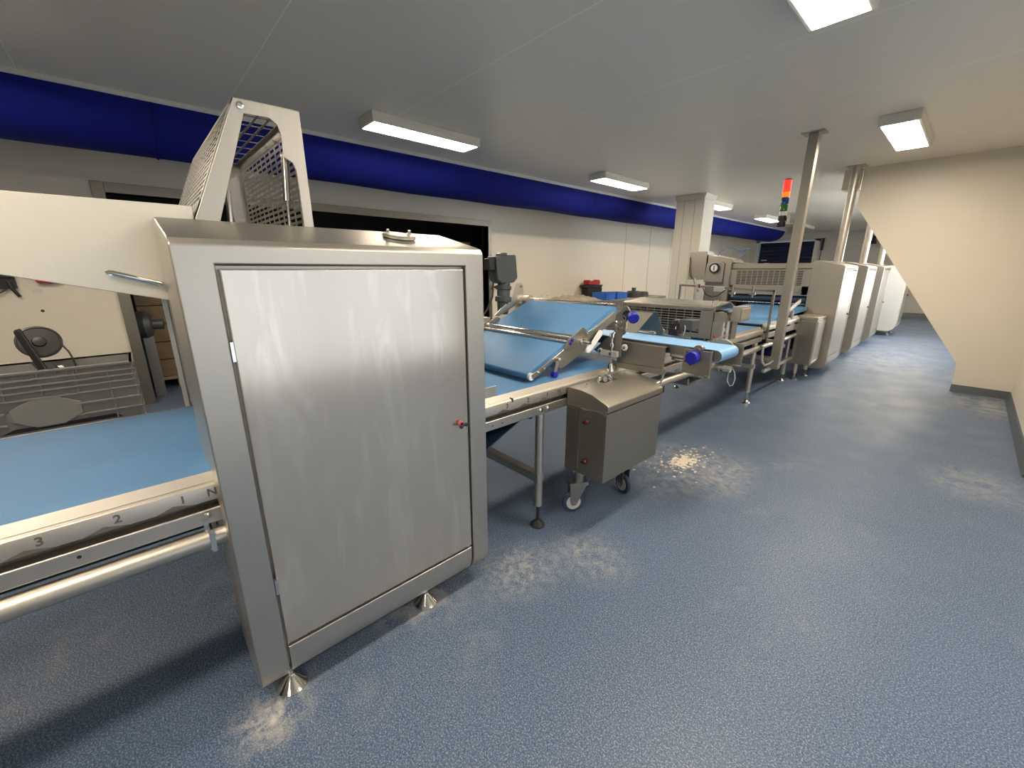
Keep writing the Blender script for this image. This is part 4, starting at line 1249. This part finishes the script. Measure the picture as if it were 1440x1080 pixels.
MB().prism([(by0 + .45, .345), (by0 + 1.10, .345), (by0 + 1.06, .375), (by0 + .52, .375)], 'x', bx1 - .013, bx1 - .006).build('grip_slot', BLACKPL, PB)
for y in (by0 + .08, (by0 + by1) / 2, by1 - .08):
    MB().box(bx0 + .02, bx1 - .02, y - .07, y + .07, 0, .125).build('box_foot', GREYPL, PB)

# black disc-shaped tool lying in the box
FN = thing('cable_reel', (-4.72, -.60, .8), 'black disc with slanting handle and cable lying in the grey pallet box', 'reel')
MB().lathe((-4.78, -.585, .965), (.85, .1, .35), [(.02, -.02), (.115, -.018), (.125, -.008), (.125, .008), (.112, .012), (.11, .006), (.04, .008), (.035, .02), (.012, .025)], 32).build('disc', BLACKPL, FN)
b = MB().obox((-4.70, -.685, 1.075), (.03, .0, -.02), (.015, .042, .015), (.10, .085, -.31)).obox((-4.62, -.62, .79), (.03, 0, 0), (0, .11, -.02), (-.02, -.02, .05)).obox((-4.64, -.63, .70), (.03, 0, 0), (0, .05, 0), (0, .02, .12)).obox((-4.64, -.50, .72), (.03, 0, 0), (0, .03, 0), (0, -.06, .10))
b.build('handle', BLACKPL, FN, bevel=.008)
MB().box(-4.65, -4.62, -.55, -.48, .72, .79).build('white_patch', WHITEPL, FN, bevel=.01)
MB().tube([(-4.75, -.47, .94), (-4.72, -.44, .88), (-4.70, -.425, .82), (-4.70, -.42, .74)], .006).build('cable', RUBBER, FN)

# things on the left wall
t = thing('wall_charger', (XL, -.84, 1.43), 'black charger with dangling cable on the left wall under the side plate', 'charger')
MB().box(XL, XL + .05, -.90, -.785, 1.33, 1.56).box(XL + .05, XL + .07, -.895, -.79, 1.43, 1.45).build('charger_body', BLACKPL, t, bevel=.006)
MB().tube([(XL + .04, -.85, 1.33), (XL + .05, -.90, 1.295), (XL + .04, -1.0, 1.30), (XL + .03, -1.15, 1.33)], .008).build('charger_cable', BLACKPL, t)
MB().tube([(XL + .05, -.83, 1.40), (XL + .06, -.815, 1.33), (XL + .04, -.785, 1.255)], .014).build('charger_plug', BLACKPL, t)
t = thing('alarm_sounder', (XL, -.58, 1.43), 'small dark red alarm box on the left wall just under the side plate', 'alarm')
MB().prism([(-.645, 1.38), (-.51, 1.38), (-.487, 1.45), (-.50, 1.55), (-.66, 1.55), (-.665, 1.45)], 'x', XL, XL + .08).build('alarm_housing', REDPL, t, bevel=.01)
tag(MB().box(XL, XL + .006, -.70, -.633, 1.28, 1.323).build('wall_sticker', RAILM, org=(XL, -.67, 1.3)), 'tiny pale sticker on the left wall below the red alarm', 'sticker')
tag(MB().lathe((XL, -.672, 1.11), (1, 0, 0), [(.014, 0), (.014, .002)], 14).build('wall_hole', BLACKPL, org=(XL, -.672, 1.11)), 'small dark round hole in the left wall above the pallet box', 'hole')
t = thing('wall_buffer', (XL, 5.2, 1.185), 'small black buffer on the wall beside the doorway', 'buffer')
MB().lathe((XL, 5.215, 1.185), (1, 0, 0), [(.02, 0), (.02, .05), (.036, .06), (.042, .07), (.042, .105), (.03, .11)], 16).build('buffer_head', BLACKPL, t)
for y in (6.53, 6.70):
    tag(MB().lathe((XL, y, .97), (1, 0, 0), [(.012, 0), (.012, .006)], 10).build('wall_plug', SEAM, org=(XL, y, .97)), 'left one of two tiny wall plugs above the worktable' if y < 6.6 else 'right one of two tiny wall plugs above the worktable', 'wall plug', 'wall plugs')

# ------------------------------------------------------------------ goods in the store behind the doorway
def carton_stack(x, y, nx, ny, nz, label):
    t = thing('carton_stack', (x, y, 0), label, 'pallet', 'wrapped carton pallets in the store')
    m = MB()
    for i in range(nx):
        for j in range(ny):
            for k in range(nz):
                m.box(x + i * .4 + .004, x + i * .4 + .396, y + j * .3 + .004, y + j * .3 + .296, .15 + k * .23 + .004, .15 + k * .23 + .226)
    m.build('carton_load', CARD, t, bevel=.006)
    m = MB()
    for j in range(3):
        m.box(x, x + nx * .4, y + j * (ny * .3 - .1) / 2, y + j * (ny * .3 - .1) / 2 + .1, 0, .11)
    m.box(x, x + nx * .4, y, y + ny * .3, .11, .15).build('pallet', TAN, t)


carton_stack(-7.7, .02, 2, 2, 7, 'brown wrapped carton stack seen through the gap beside the rear housing')
carton_stack(-10.2, 1.1, 2, 5, 9, 'brown carton stack deep in the dark store, seen above the nearest machine')
t = thing('drive_stand', (-6.5, .1, 0), 'dark grey drive unit with black shaft standing in the doorway', 'machine')
MB().lathe((-6.55, -.06, .875), (.15, 1, 0), [(.05, 0), (.14, .03), (.16, .06), (.16, .14), (.13, .19), (.06, .20), (.06, .30)], 20).build('drive_unit', MOTORM, t)
MB().box(-6.62, -6.48, .02, .12, 0, .74).build('stand', DARKSTEEL, t)

# spilt flour in front of the trolley
b = MB()
random.seed(3)
for i in range(240):
    a, r = random.uniform(0, 2 * pi), abs(random.gauss(0, .15))
    x, y = -1.30 + r * cos(a) * .8, 3.08 + r * sin(a) * 1.3
    s = random.uniform(.004, .013)
    if r < .10:
        s *= 1.7
    pts = [(x + s * random.uniform(.6, 1.2) * cos(q), y + s * random.uniform(.6, 1.5) * sin(q), .0015) for q in [2 * pi * k / 6 for k in range(6)]]
    top = b.bm.verts.new((x, y, .0015 + s * .25))
    vs = [b.bm.verts.new(p) for p in pts]
    for k in range(6):
        b.bm.faces.new((vs[k], vs[(k + 1) % 6], top))
    b.bm.faces.new(list(reversed(vs)))
o = tag(b.build('flour_spill', FLOUR, org=(-1.3, 3.08, 0)), 'pale flour spilt on the floor to the right of the trolley', 'flour')
o['kind'] = 'stuff'
